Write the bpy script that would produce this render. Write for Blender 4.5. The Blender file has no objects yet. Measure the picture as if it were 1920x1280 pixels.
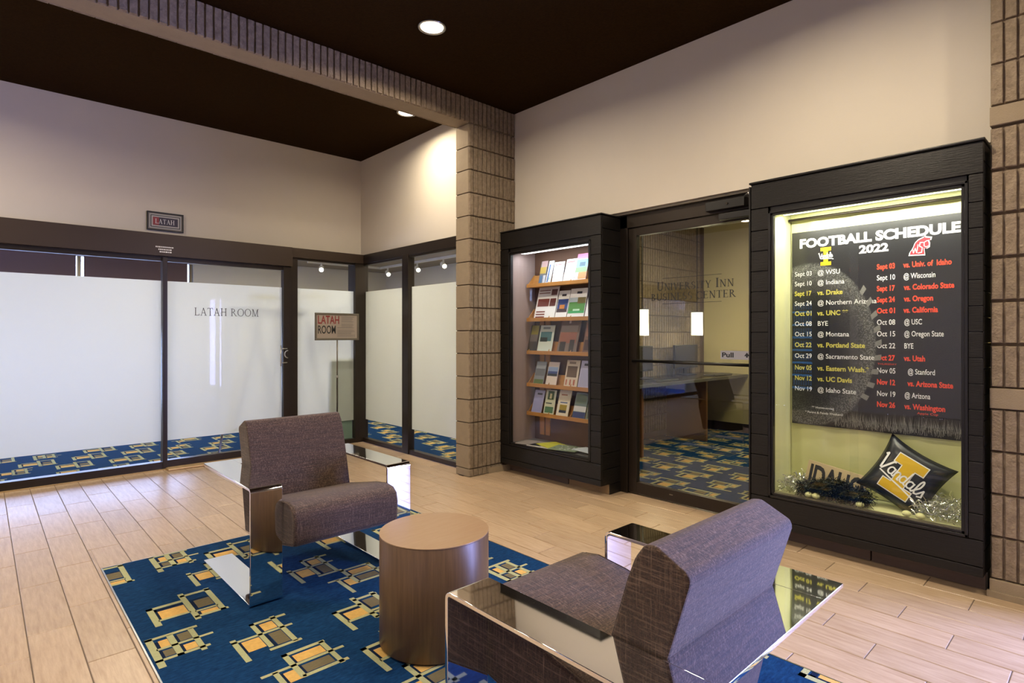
import bpy, bmesh, math, random
from mathutils import Vector, Matrix
random.seed(7)
D = bpy.data
S = bpy.context.scene
COL = S.collection
PI = math.pi

# ---------------------------------------------------------------- camera, world, exposure, main lights
cam = D.cameras.new('camera'); camo = D.objects.new('camera', cam); COL.objects.link(camo)
cam.sensor_width = 36; cam.lens = 20.15; cam.shift_y = -13/1920; cam.clip_start = 0.02; cam.clip_end = 200
camo.location = (0, 0, 1.265)
camo.rotation_euler = (PI/2, 0, math.radians(47.06-90))
S.camera = camo
S.view_settings.view_transform = 'Standard'; S.view_settings.look = 'None'
S.view_settings.gamma = 1; S.view_settings.use_curve_mapping = False
S.view_settings.exposure = 0.06
S.cycles.max_bounces = 9; S.cycles.diffuse_bounces = 5; S.cycles.glossy_bounces = 5
S.cycles.transmission_bounces = 8; S.cycles.transparent_max_bounces = 14
S.cycles.sample_clamp_indirect = 6; S.cycles.use_denoising = True
w = D.worlds.new('sky'); S.world = w; w.use_nodes = True
bgn = w.node_tree.nodes['Background']
bgn.inputs[0].default_value = (0.36, 0.41, 1.0, 1); bgn.inputs[1].default_value = 66.0

def area(name, loc, sx, sy, power, color=(1, 1, 1), rot=(0, 0, 0), spread=180, shape='RECTANGLE', portal=False):
    l = D.lights.new(name, 'AREA'); l.shape = shape; l.size = sx
    if shape in ('RECTANGLE', 'ELLIPSE'): l.size_y = sy
    l.energy = power; l.color = color; l.spread = math.radians(spread)
    o = D.objects.new(name, l); COL.objects.link(o); o.location = loc; o.rotation_euler = rot
    if portal: l.cycles.is_portal = True
    return o
WARM = (1.0, 0.84, 0.62)
# daylight portals: windows of the room behind the frosted glass, windows behind the camera
area('window_portal', (-0.75, 9.36, 1.25), 5.9, 2.1, 1, rot=(-PI/2, 0, 0), portal=True)
area('window_portal', (3.72, -1.08, 1.1), 2.0, 1.82, 1, rot=(0, PI/2, 0), portal=True)
# recessed downlights of the lobby: (x, y, power)
DOWNLIGHTS = [(2.263, 3.233, 34), (2.961, 4.638, 22), (-0.75, 4.75, 56), (-2.6, 4.75, 34), (0.2, 2.0, 34), (2.5, 1.1, 38), (0.2, -0.9, 24), (-2.0, 1.2, 28), (2.7, -0.8, 28)]
for x, y, p in DOWNLIGHTS:
    area('downlight_lamp', (x, y, 3.335), 0.15, 0.15, p, WARM, spread=165, shape='DISK')
# ceiling lamps of the meeting room and the business centre
for x, y, p in [(-1.4, 7.4, 20), (1.2, 7.4, 28), (3.4, 7.4, 38), (4.5, 5.2, 36)]:
    area('meeting_room_lamp', (x, y, 2.38), 0.5, 0.5, p, (1, 0.88, 0.7))
area('business_room_lamp', (5.6, 2.2, 2.68), 0.6, 0.6, 36, (1, 0.92, 0.58))
# tubes inside the two display cases
area('case_tube_light', (3.65, 3.37, 1.998), 0.035, 0.85, 3.6, (0.86, 0.93, 1.0), rot=(0, math.radians(-18), 0))
area('case_tube_light', (3.64, 1.02, 1.998), 0.04, 0.88, 13, (1, 0.97, 0.80), rot=(0, math.radians(-22), 0))

# ---------------------------------------------------------------- materials
MATS = {}
def srgb(r, g, b):
    f = lambda c: ((c/255+0.055)/1.055)**2.4 if c/255 > 0.04045 else c/255/12.92
    return (f(r), f(g), f(b), 1)
def mat(name, col, rough=0.6, metal=0.0, noise=0, nscale=20, bump=0, bscale=60, stretch=(1, 1, 1), col2=None, emis=None, estr=0, coat=0, rand=0, spec=None, sheen=0, coord='Object'):
    m = D.materials.new(name); m.use_nodes = True; nt = m.node_tree; N = nt.nodes; L = nt.links
    b = N['Principled BSDF']
    b.inputs['Base Color'].default_value = col; b.inputs['Roughness'].default_value = rough; b.inputs['Metallic'].default_value = metal
    if spec is not None: b.inputs['Specular IOR Level'].default_value = spec
    if coat: b.inputs['Coat Weight'].default_value = coat; b.inputs['Coat Roughness'].default_value = 0.08
    if sheen: b.inputs['Sheen Weight'].default_value = sheen
    if emis: b.inputs['Emission Color'].default_value = emis; b.inputs['Emission Strength'].default_value = estr
    if noise or bump or rand:
        tc = N.new('ShaderNodeTexCoord'); mp = N.new('ShaderNodeMapping'); mp.inputs['Scale'].default_value = stretch
        L.new(tc.outputs[coord], mp.inputs[0]); src = mp.outputs[0]
        if rand:
            oi = N.new('ShaderNodeObjectInfo'); ad = N.new('ShaderNodeVectorMath'); ad.operation = 'MULTIPLY_ADD'
            cb = N.new('ShaderNodeCombineXYZ')
            for i in range(3): L.new(oi.outputs['Random'], cb.inputs[i])
            L.new(cb.outputs[0], ad.inputs[0]); ad.inputs[1].default_value = (37, 53, 11); L.new(src, ad.inputs[2]); src = ad.outputs[0]
        if noise:
            t = N.new('ShaderNodeTexNoise'); t.inputs['Scale'].default_value = nscale; t.inputs['Detail'].default_value = 6; t.inputs['Roughness'].default_value = 0.65
            L.new(src, t.inputs['Vector'])
            r = N.new('ShaderNodeMapRange'); r.inputs[1].default_value = 0.3; r.inputs[2].default_value = 0.7
            L.new(t.outputs[0], r.inputs[0])
            mx = N.new('ShaderNodeMix'); mx.data_type = 'RGBA'
            c2 = col2 or tuple(c*(1-noise) for c in col[:3])+(1,)
            mx.inputs[6].default_value = col; mx.inputs[7].default_value = c2
            L.new(r.outputs[0], mx.inputs[0]); out = mx.outputs[2]
            if rand:
                hs = N.new('ShaderNodeHueSaturation'); mr = N.new('ShaderNodeMapRange'); mr.inputs[3].default_value = 1-rand; mr.inputs[4].default_value = 1+rand
                L.new(oi.outputs['Random'], mr.inputs[0]); L.new(mr.outputs[0], hs.inputs['Value']); L.new(out, hs.inputs['Color']); out = hs.outputs[0]
            L.new(out, b.inputs['Base Color'])
        if bump:
            t2 = N.new('ShaderNodeTexNoise'); t2.inputs['Scale'].default_value = bscale; t2.inputs['Detail'].default_value = 5
            L.new(src, t2.inputs['Vector'])
            bp = N.new('ShaderNodeBump'); bp.inputs['Strength'].default_value = bump; bp.inputs['Distance'].default_value = 0.01
            L.new(t2.outputs[0], bp.inputs['Height']); L.new(bp.outputs[0], b.inputs['Normal'])
    MATS[name] = m
    return m

m_wall = mat('wall_paint', srgb(208, 200, 186), 0.75, noise=0.03, nscale=3, bump=0.05, bscale=180)
m_wall2 = mat('meeting_room_paint', srgb(214, 208, 194), 0.8)
m_wall3 = mat('business_room_paint', srgb(188, 176, 132), 0.8)
m_ceil = mat('brown_ceiling', srgb(44, 29, 10), 0.95, spec=0.05, noise=0.35, nscale=60, bump=0.4, bscale=140)
m_ceil2 = mat('meeting_ceiling', srgb(150, 138, 122), 0.9)
m_tile = mat('tile_porcelain', srgb(188, 165, 138), 0.30, noise=0.2, nscale=9, stretch=(7, 0.7, 1), col2=srgb(160, 134, 106), bump=0.06, bscale=40, rand=0.07)
m_grout = mat('grout', srgb(104, 92, 82), 0.8)
m_block = mat('block_stone', srgb(154, 138, 116), 0.9, noise=0.35, nscale=30, bump=0.7, bscale=90, col2=srgb(120, 104, 86), rand=0.06)
m_smooth = mat('smooth_block', srgb(150, 134, 111), 0.85, noise=0.12, nscale=14, bump=0.2, bscale=160, rand=0.04)
m_mortar = mat('mortar', srgb(92, 76, 60), 0.95)
m_black = mat('black_stained_oak', srgb(24, 21, 19), 0.45, spec=0.35, noise=0.35, nscale=14, stretch=(1, 0.6, 12), bump=0.25, bscale=26, rand=0.10)
m_blackv = mat('black_trim', srgb(18, 16, 15), 0.35)
m_bronze = mat('dark_bronze_aluminium', srgb(48, 40, 33), 0.33, metal=0.5)
m_bronze2 = mat('bronze_header', srgb(58, 46, 36), 0.4, metal=0.35)
m_alu = mat('grey_aluminium', srgb(120, 112, 100), 0.35, metal=0.7)
m_chrome = mat('polished_chrome', (0.86, 0.86, 0.88, 1), 0.035, metal=1.0)
m_steel = mat('brushed_steel', (0.55, 0.54, 0.52, 1), 0.3, metal=1.0)
m_wood = mat('table_laminate', srgb(110, 84, 56), 0.38, noise=0.2, nscale=8, stretch=(9, 9, 0.5), col2=srgb(88, 66, 43))
m_woodtop = mat('table_top_laminate', srgb(152, 125, 94), 0.33, noise=0.15, nscale=8, stretch=(1.2, 9, 1), col2=srgb(144, 114, 82))
m_shelf = mat('shelf_wood', srgb(178, 124, 62), 0.5, noise=0.2, nscale=10, stretch=(6, 1, 6))
m_caseback = mat('case_brown_lining', srgb(88, 56, 36), 0.7, noise=0.1, nscale=20)
m_caseside = mat('case_mauve_lining', srgb(150, 130, 126), 0.7)
m_plinth = mat('raw_wood', srgb(150, 122, 84), 0.7, noise=0.3, nscale=10, stretch=(1, 1, 8))
m_plinth2 = mat('brown_plinth', srgb(98, 80, 68), 0.6, noise=0.2, nscale=10, stretch=(1, 1, 8))
m_white = mat('white_print', srgb(225, 225, 225), 0.5)
m_red = mat('orange_red_print', srgb(216, 66, 36), 0.5)
m_yel = mat('yellow_print', srgb(186, 178, 78), 0.5)
m_ink = mat('dark_ink', srgb(40, 40, 42), 0.5)
m_gold = mat('gold_print', srgb(204, 166, 12), 0.45)
m_crim = mat('crimson_print', srgb(176, 30, 44), 0.5)
m_grayprint = mat('grey_print', srgb(125, 124, 120), 0.5, noise=0.5, nscale=200)
m_lampw = mat('lamp_glow', (1, 0.9, 0.75, 1), 0.5, emis=(1, 0.87, 0.68, 1), estr=9)
m_pend = mat('pendant_shade', (1, 0.95, 0.85, 1), 0.5, emis=(1, 0.93, 0.72, 1), estr=1.7)
m_tube = mat('tube_glow', (1, 1, 1, 1), 0.5, emis=(0.9, 0.96, 1, 1), estr=4)
m_tubey = mat('tube_glow_warm', (1, 1, 1, 1), 0.5, emis=(1, 0.98, 0.82, 1), estr=3)
m_mirror = mat('sheer', srgb(190, 190, 188), 0.4)
m_satin = mat('yellow_satin', srgb(206, 206, 148), 0.38, sheen=0.3, noise=0.05, nscale=6)
m_cube = mat('cushion_satin', srgb(22, 26, 34), 0.3, bump=0.1, bscale=8)
m_tinsel = mat('silver_tinsel', (0.8, 0.8, 0.76, 1), 0.22, metal=1)
m_tinselb = mat('black_tinsel', srgb(28, 34, 34), 0.22, metal=0.8)
m_shade = mat('brown_roller_shade', srgb(104, 84, 80), 0.85)
m_paper = mat('paper_white', srgb(222, 222, 226), 0.55)
m_countertop = mat('counter_laminate', srgb(52, 48, 42), 0.25)
m_cwood = mat('counter_wood', srgb(110, 70, 34), 0.5)
m_plast = mat('dark_plastic', srgb(30, 30, 32), 0.3)
m_plastg = mat('grey_plastic', srgb(96, 96, 96), 0.4)
m_screen = mat('screen', srgb(36, 34, 36), 0.15)
m_sill = mat('brass_sill', srgb(186, 156, 112), 0.35, metal=0.4)
m_green = mat('green_board', srgb(112, 132, 122), 0.7)

# upholstery: slubbed weave
def fabric(name, c1, c2, c3):
    m = mat(name, c1, 0.9, sheen=0.12); nt = m.node_tree; N = nt.nodes; L = nt.links; b = N['Principled BSDF']
    tc = N.new('ShaderNodeTexCoord'); prev = None
    outs = []
    for st in ((3.0, 70, 70), (70, 3.0, 70), (70, 70, 3.0)):
        mp = N.new('ShaderNodeMapping'); mp.inputs['Scale'].default_value = st; L.new(tc.outputs['Object'], mp.inputs[0])
        t = N.new('ShaderNodeTexNoise'); t.inputs['Scale'].default_value = 3.2; t.inputs['Detail'].default_value = 4; t.inputs['Roughness'].default_value = 0.7
        L.new(mp.outputs[0], t.inputs['Vector']); outs.append(t.outputs[0])
    r1 = N.new('ShaderNodeMapRange'); r1.inputs[1].default_value = 0.40; r1.inputs[2].default_value = 0.60; L.new(outs[0], r1.inputs[0])
    r2 = N.new('ShaderNodeMapRange'); r2.inputs[1].default_value = 0.52; r2.inputs[2].default_value = 0.78; L.new(outs[1], r2.inputs[0])
    a = N.new('ShaderNodeMix'); a.data_type = 'RGBA'; a.inputs[6].default_value = c1; a.inputs[7].default_value = c2; L.new(r1.outputs[0], a.inputs[0])
    c = N.new('ShaderNodeMix'); c.data_type = 'RGBA'; c.inputs[7].default_value = c3; L.new(a.outputs[2], c.inputs[6]); L.new(r2.outputs[0], c.inputs[0])
    L.new(c.outputs[2], b.inputs['Base Color'])
    r3 = N.new('ShaderNodeMapRange'); r3.inputs[1].default_value = 0.54; r3.inputs[2].default_value = 0.80; L.new(outs[2], r3.inputs[0])
    c4 = N.new('ShaderNodeMix'); c4.data_type = 'RGBA'; c4.inputs[7].default_value = c3; L.new(c.outputs[2], c4.inputs[6]); L.new(r3.outputs[0], c4.inputs[0])
    L.new(c4.outputs[2], b.inputs['Base Color'])
    ad = N.new('ShaderNodeMath'); ad.operation = 'ADD'; L.new(outs[0], ad.inputs[0]); L.new(outs[1], ad.inputs[1])
    bp = N.new('ShaderNodeBump'); bp.inputs['Strength'].default_value = 0.35; bp.inputs['Distance'].default_value = 0.003
    L.new(ad.outputs[0], bp.inputs['Height']); L.new(bp.outputs[0], b.inputs['Normal'])
    return m
m_fab = fabric('brown_woven_upholstery', srgb(70, 49, 36), srgb(40, 27, 20), srgb(126, 104, 88))

# carpets
def carpet(name, c1, c2):
    m = mat(name, c1, 0.97, noise=1, nscale=30, col2=c2, bump=0.6, bscale=420, stretch=(1, 3, 1), spec=0.1)
    return m
m_carp = carpet('blue_carpet', srgb(24, 70, 116), srgb(11, 42, 80))
m_cgreen = mat('carpet_sage', srgb(178, 180, 138), 0.97, noise=0.2, nscale=150, bump=0.5, bscale=420, spec=0.1)
m_corange = mat('carpet_orange', srgb(220, 178, 104), 0.97, noise=0.2, nscale=60, bump=0.5, bscale=420, spec=0.1)
m_ctaupe = mat('carpet_taupe', srgb(124, 114, 88), 0.97, noise=0.25, nscale=60, stretch=(1, 6, 1), bump=0.5, bscale=420, spec=0.1)
m_cnavy = mat('carpet_navy', srgb(18, 34, 62), 0.97, noise=0.2, nscale=60, bump=0.5, bscale=420, spec=0.1)

# clear glass: thin sheet, see-through with Fresnel reflection
def glass(name, tint, refl=1.0):
    m = D.materials.new(name); m.use_nodes = True; nt = m.node_tree; N = nt.nodes; L = nt.links; N.clear()
    o = N.new('ShaderNodeOutputMaterial'); t = N.new('ShaderNodeBsdfTransparent'); t.inputs[0].default_value = tint
    g = N.new('ShaderNodeBsdfGlossy'); g.inputs['Roughness'].default_value = 0.0; g.inputs[0].default_value = (1, 1, 1, 1)
    ge = N.new('ShaderNodeNewGeometry'); dt = N.new('ShaderNodeVectorMath'); dt.operation = 'DOT_PRODUCT'; L.new(ge.outputs['Incoming'], dt.inputs[0]); L.new(ge.outputs['Normal'], dt.inputs[1])
    ab = N.new('ShaderNodeMath'); ab.operation = 'ABSOLUTE'; L.new(dt.outputs['Value'], ab.inputs[0])
    om = N.new('ShaderNodeMath'); om.operation = 'SUBTRACT'; om.inputs[0].default_value = 1; L.new(ab.outputs[0], om.inputs[1])
    pw = N.new('ShaderNodeMath'); pw.operation = 'POWER'; pw.inputs[1].default_value = 5; L.new(om.outputs[0], pw.inputs[0])
    f = N.new('ShaderNodeMath'); f.operation = 'MULTIPLY_ADD'; f.inputs[1].default_value = .96; f.inputs[2].default_value = .04; L.new(pw.outputs[0], f.inputs[0])
    mu = N.new('ShaderNodeMath'); mu.operation = 'MULTIPLY'; mu.inputs[1].default_value = refl
    x = N.new('ShaderNodeMixShader'); L.new(f.outputs[0], mu.inputs[0]); L.new(mu.outputs[0], x.inputs[0]); L.new(t.outputs[0], x.inputs[1]); L.new(g.outputs[0], x.inputs[2]); L.new(x.outputs[0], o.inputs[0])
    return m
m_glass = glass('clear_glass', (0.96, 0.98, 0.97, 1), .12)
m_glasst = glass('sky_dimming_glass', (0.36, 0.38, 0.33, 1))  # dark tint added to dim the sky light behind the frosted panels
m_glassd = glass('door_glass', (0.90, 0.90, 0.86, 1), 1.2)
m_glassc = glass('case_glass', (0.97, 0.98, 0.97, 1), 0.5)
# frosted film
def frost():
    m = D.materials.new('frosted_film'); m.use_nodes = True; nt = m.node_tree; N = nt.nodes; L = nt.links; N.clear()
    o = N.new('ShaderNodeOutputMaterial')
    t = N.new('ShaderNodeBsdfTranslucent'); t.inputs[0].default_value = (0.95, 0.96, 0.95, 1)
    d = N.new('ShaderNodeBsdfDiffuse'); d.inputs[0].default_value = (0.9, 0.9, 0.88, 1)
    r = N.new('ShaderNodeBsdfRefraction'); r.inputs['IOR'].default_value = 1.5; r.inputs['Roughness'].default_value = 0.55; r.inputs[0].default_value = (0.98, 0.98, 0.98, 1)
    a = N.new('ShaderNodeMixShader'); a.inputs[0].default_value = 0.35; L.new(t.outputs[0], a.inputs[1]); L.new(d.outputs[0], a.inputs[2])
    b = N.new('ShaderNodeMixShader'); b.inputs[0].default_value = 0.16; L.new(a.outputs[0], b.inputs[1]); L.new(r.outputs[0], b.inputs[2])
    L.new(b.outputs[0], o.inputs[0]); return m
m_frost = frost()
# poster sheet: black with a printed pebbled football on its left half (local x right, z up from sheet centre)
def poster_mat():
    m = mat('poster_print', srgb(17, 18, 19), 0.38, coat=0.15); nt = m.node_tree; N = nt.nodes; L = nt.links; b = N['Principled BSDF']
    tc = N.new('ShaderNodeTexCoord'); mp = N.new('ShaderNodeMapping')
    # object coordinates are world metres here: y from 1.05, z from 1.31
    mp.inputs['Location'].default_value = (0, -1.367/0.368, -1.203/0.516); mp.inputs['Scale'].default_value = (0, 1/0.368, 1/0.516)
    L.new(tc.outputs['Object'], mp.inputs[0])
    ln = N.new('ShaderNodeVectorMath'); ln.operation = 'LENGTH'; L.new(mp.outputs[0], ln.inputs[0])
    ra = N.new('ShaderNodeValToRGB'); L.new(ln.outputs['Value'], ra.inputs[0])
    e = ra.color_ramp.elements; e[0].position = 0.45; e[0].color = (0, 0, 0, 1); e[1].position = 1.0; e[1].color = (0, 0, 0, 1)
    for p, v in ((0.72, 0.25), (0.93, 1.0), (0.975, 0.8)):
        k = ra.color_ramp.elements.new(p); k.color = (v, v, v, 1)
    vo = N.new('ShaderNodeTexVoronoi'); vo.inputs['Scale'].default_value = 140; L.new(tc.outputs['Object'], vo.inputs['Vector'])
    mr = N.new('ShaderNodeMapRange'); mr.inputs[1].default_value = 0.1; mr.inputs[2].default_value = 0.6; mr.inputs[3].default_value = 1.0; mr.inputs[4].default_value = 0.15
    L.new(vo.outputs['Distance'], mr.inputs[0])
    mu = N.new('ShaderNodeMath'); mu.operation = 'MULTIPLY'; L.new(mr.outputs[0], mu.inputs[0]); L.new(ra.outputs[0], mu.inputs[1])
    mx = N.new('ShaderNodeMix'); mx.data_type = 'RGBA'; mx.inputs[6].default_value = srgb(17, 18, 19); mx.inputs[7].default_value = srgb(128, 128, 124)
    L.new(mu.outputs[0], mx.inputs[0]); L.new(mx.outputs[2], b.inputs['Base Color'])
    return m
m_poster = poster_mat()
def flat(name, c, r=0.5): 
    return mat(name, c, r)

# ---------------------------------------------------------------- helpers
class MB:
    def __init__(s): s.v = []; s.f = []; s.m = []
    def face(s, pts, m=0):
        n = len(s.v); s.v += [tuple(p) for p in pts]; s.f.append(tuple(range(n, n+len(pts)))); s.m.append(m)
    def box(s, x0, x1, y0, y1, z0, z1, m=0):
        n = len(s.v)
        s.v += [(x, y, z) for z in (z0, z1) for y in (y0, y1) for x in (x0, x1)]
        for q in ((0, 2, 3, 1), (4, 5, 7, 6), (0, 1, 5, 4), (2, 6, 7, 3), (0, 4, 6, 2), (1, 3, 7, 5)):
            s.f.append(tuple(n+i for i in q)); s.m.append(m)
        return s
    def prism(s, prof, axis, a, b, m=0):
        """prof: closed polygon of 2-tuples; axis 'x' -> (y,z), 'y' -> (x,z), 'z' -> (x,y)"""
        def P(p, t):
            return (t, p[0], p[1]) if axis == 'x' else (p[0], t, p[1]) if axis == 'y' else (p[0], p[1], t)
        n = len(s.v); k = len(prof)
        s.v += [P(p, a) for p in prof]+[P(p, b) for p in prof]
        for i in range(k):
            j = (i+1) % k; s.f.append((n+i, n+j, n+k+j, n+k+i)); s.m.append(m)
        s.f.append(tuple(n+i for i in range(k))[::-1]); s.m.append(m)
        s.f.append(tuple(n+k+i for i in range(k))); s.m.append(m)
        return s
    def lathe(s, cx, cy, prof, seg=40, m=0):
        n = len(s.v); k = len(prof)
        for i in range(seg):
            a = 2*PI*i/seg
            for r, z in prof: s.v.append((cx+r*math.cos(a), cy+r*math.sin(a), z))
        for i in range(seg):
            j = (i+1) % seg
            for q in range(k-1):
                s.f.append((n+i*k+q, n+j*k+q, n+j*k+q+1, n+i*k+q+1)); s.m.append(m)
        return s
    def tube(s, pts, r, seg=10, m=0):
        pts = [Vector(p) for p in pts]; n0 = len(s.v)
        for i, p in enumerate(pts):
            d = (pts[min(i+1, len(pts)-1)]-pts[max(i-1, 0)]).normalized()
            u = d.orthogonal().normalized() if i == 0 else (u-d*u.dot(d)).normalized()
            v = d.cross(u)
            for k in range(seg):
                a = 2*PI*k/seg; s.v.append(tuple(p+u*(r*math.cos(a))+v*(r*math.sin(a))))
        for i in range(len(pts)-1):
            for k in range(seg):
                l = (k+1) % seg; s.f.append((n0+i*seg+k, n0+i*seg+l, n0+(i+1)*seg+l, n0+(i+1)*seg+k)); s.m.append(m)
        s.f.append(tuple(n0+k for k in range(seg))[::-1]); s.m.append(m)
        s.f.append(tuple(n0+(len(pts)-1)*seg+k for k in range(seg))); s.m.append(m)
        return s
    def mesh(s, name, mats):
        me = D.meshes.new(name); me.from_pydata(s.v, [], s.f)
        for mm in (mats if isinstance(mats, (list, tuple)) else [mats]): me.materials.append(mm)
        for p, i in zip(me.polygons, s.m): p.material_index = i
        bm = bmesh.new(); bm.from_mesh(me); bmesh.ops.recalc_face_normals(bm, faces=bm.faces); bm.to_mesh(me); bm.free()
        return me
    def build(s, name, mats, parent=None, bevel=0, seg=2, smooth=False):
        return link(name, s.mesh(name, mats), parent, bevel, seg, smooth)
def link(name, me, parent=None, bevel=0, seg=2, smooth=False, loc=None):
    o = D.objects.new(name, me); COL.objects.link(o)
    if parent is not None: o.parent = parent
    if loc: o.location = loc
    if bevel:
        b = o.modifiers.new('b', 'BEVEL'); b.width = bevel; b.segments = seg; b.limit_method = 'ANGLE'; b.angle_limit = math.radians(35)
    if smooth:
        for p in me.polygons: p.use_smooth = True
    elif bevel and seg > 1:
        for p in me.polygons: p.use_smooth = True
        wn = o.modifiers.new('w', 'WEIGHTED_NORMAL'); wn.keep_sharp = True
    return o
def box(name, x0, x1, y0, y1, z0, z1, m, parent=None, bevel=0, seg=2):
    return MB().box(x0, x1, y0, y1, z0, z1).build(name, m, parent, bevel, seg)
def empty(name, loc=(0, 0, 0)):
    o = D.objects.new(name, None); COL.objects.link(o); o.empty_display_size = 0.1; return o
def tag(o, label, cat, group=None):
    o['label'] = label; o['category'] = cat
    if group: o['group'] = group
    return o
def struct(o): o['kind'] = 'structure'; return o
def thing(name, label, cat, group=None): return tag(empty(name), label, cat, group)
FIT = []
def text(body, size, loc, face, m, parent, width=None, bold=0.0, align='LEFT', name='lettering', rotz=0, scx=1.0, depth=0.0):
    c = D.curves.new(name, 'FONT'); c.body = body; c.size = size; c.align_x = align; c.offset = bold; c.resolution_u = 3
    c.extrude = depth; c.materials.append(m)
    o = D.objects.new(name, c); COL.objects.link(o); o.parent = parent
    if face == '-X': M = Matrix(((0, 0, -1), (-1, 0, 0), (0, 1, 0)))
    elif face == '-Y': M = Matrix(((1, 0, 0), (0, 0, -1), (0, 1, 0)))
    M = M @ Matrix.Rotation(rotz, 3, 'Z')
    o.rotation_euler = M.to_euler(); o.location = loc; o.scale.x = scx
    if width: FIT.append((o, width))
    return o
FR = {'-X': lambda o, u, v, d=0: (o[0]-d, o[1]-u, o[2]+v), '-Y': lambda o, u, v, d=0: (o[0]+u, o[1]-d, o[2]+v)}
def polys(name, plist, org, face, m, parent, d=0.0, thick=0.0006, rot=0):
    """flat print: polygons (u right, v up) on a plane, with a hair of thickness"""
    mb = MB(); f = FR[face]; c, s_ = math.cos(rot), math.sin(rot)
    for k, pl in enumerate(plist):
        mi = 0
        if isinstance(pl, tuple) and isinstance(pl[1], int): pl, mi = pl
        q = [(u*c-v*s_, u*s_+v*c) for u, v in pl]
        mb.face([f(org, u, v, d+thick+k*1e-6) for u, v in q], mi)
    return mb.build(name, m, parent)

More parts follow.
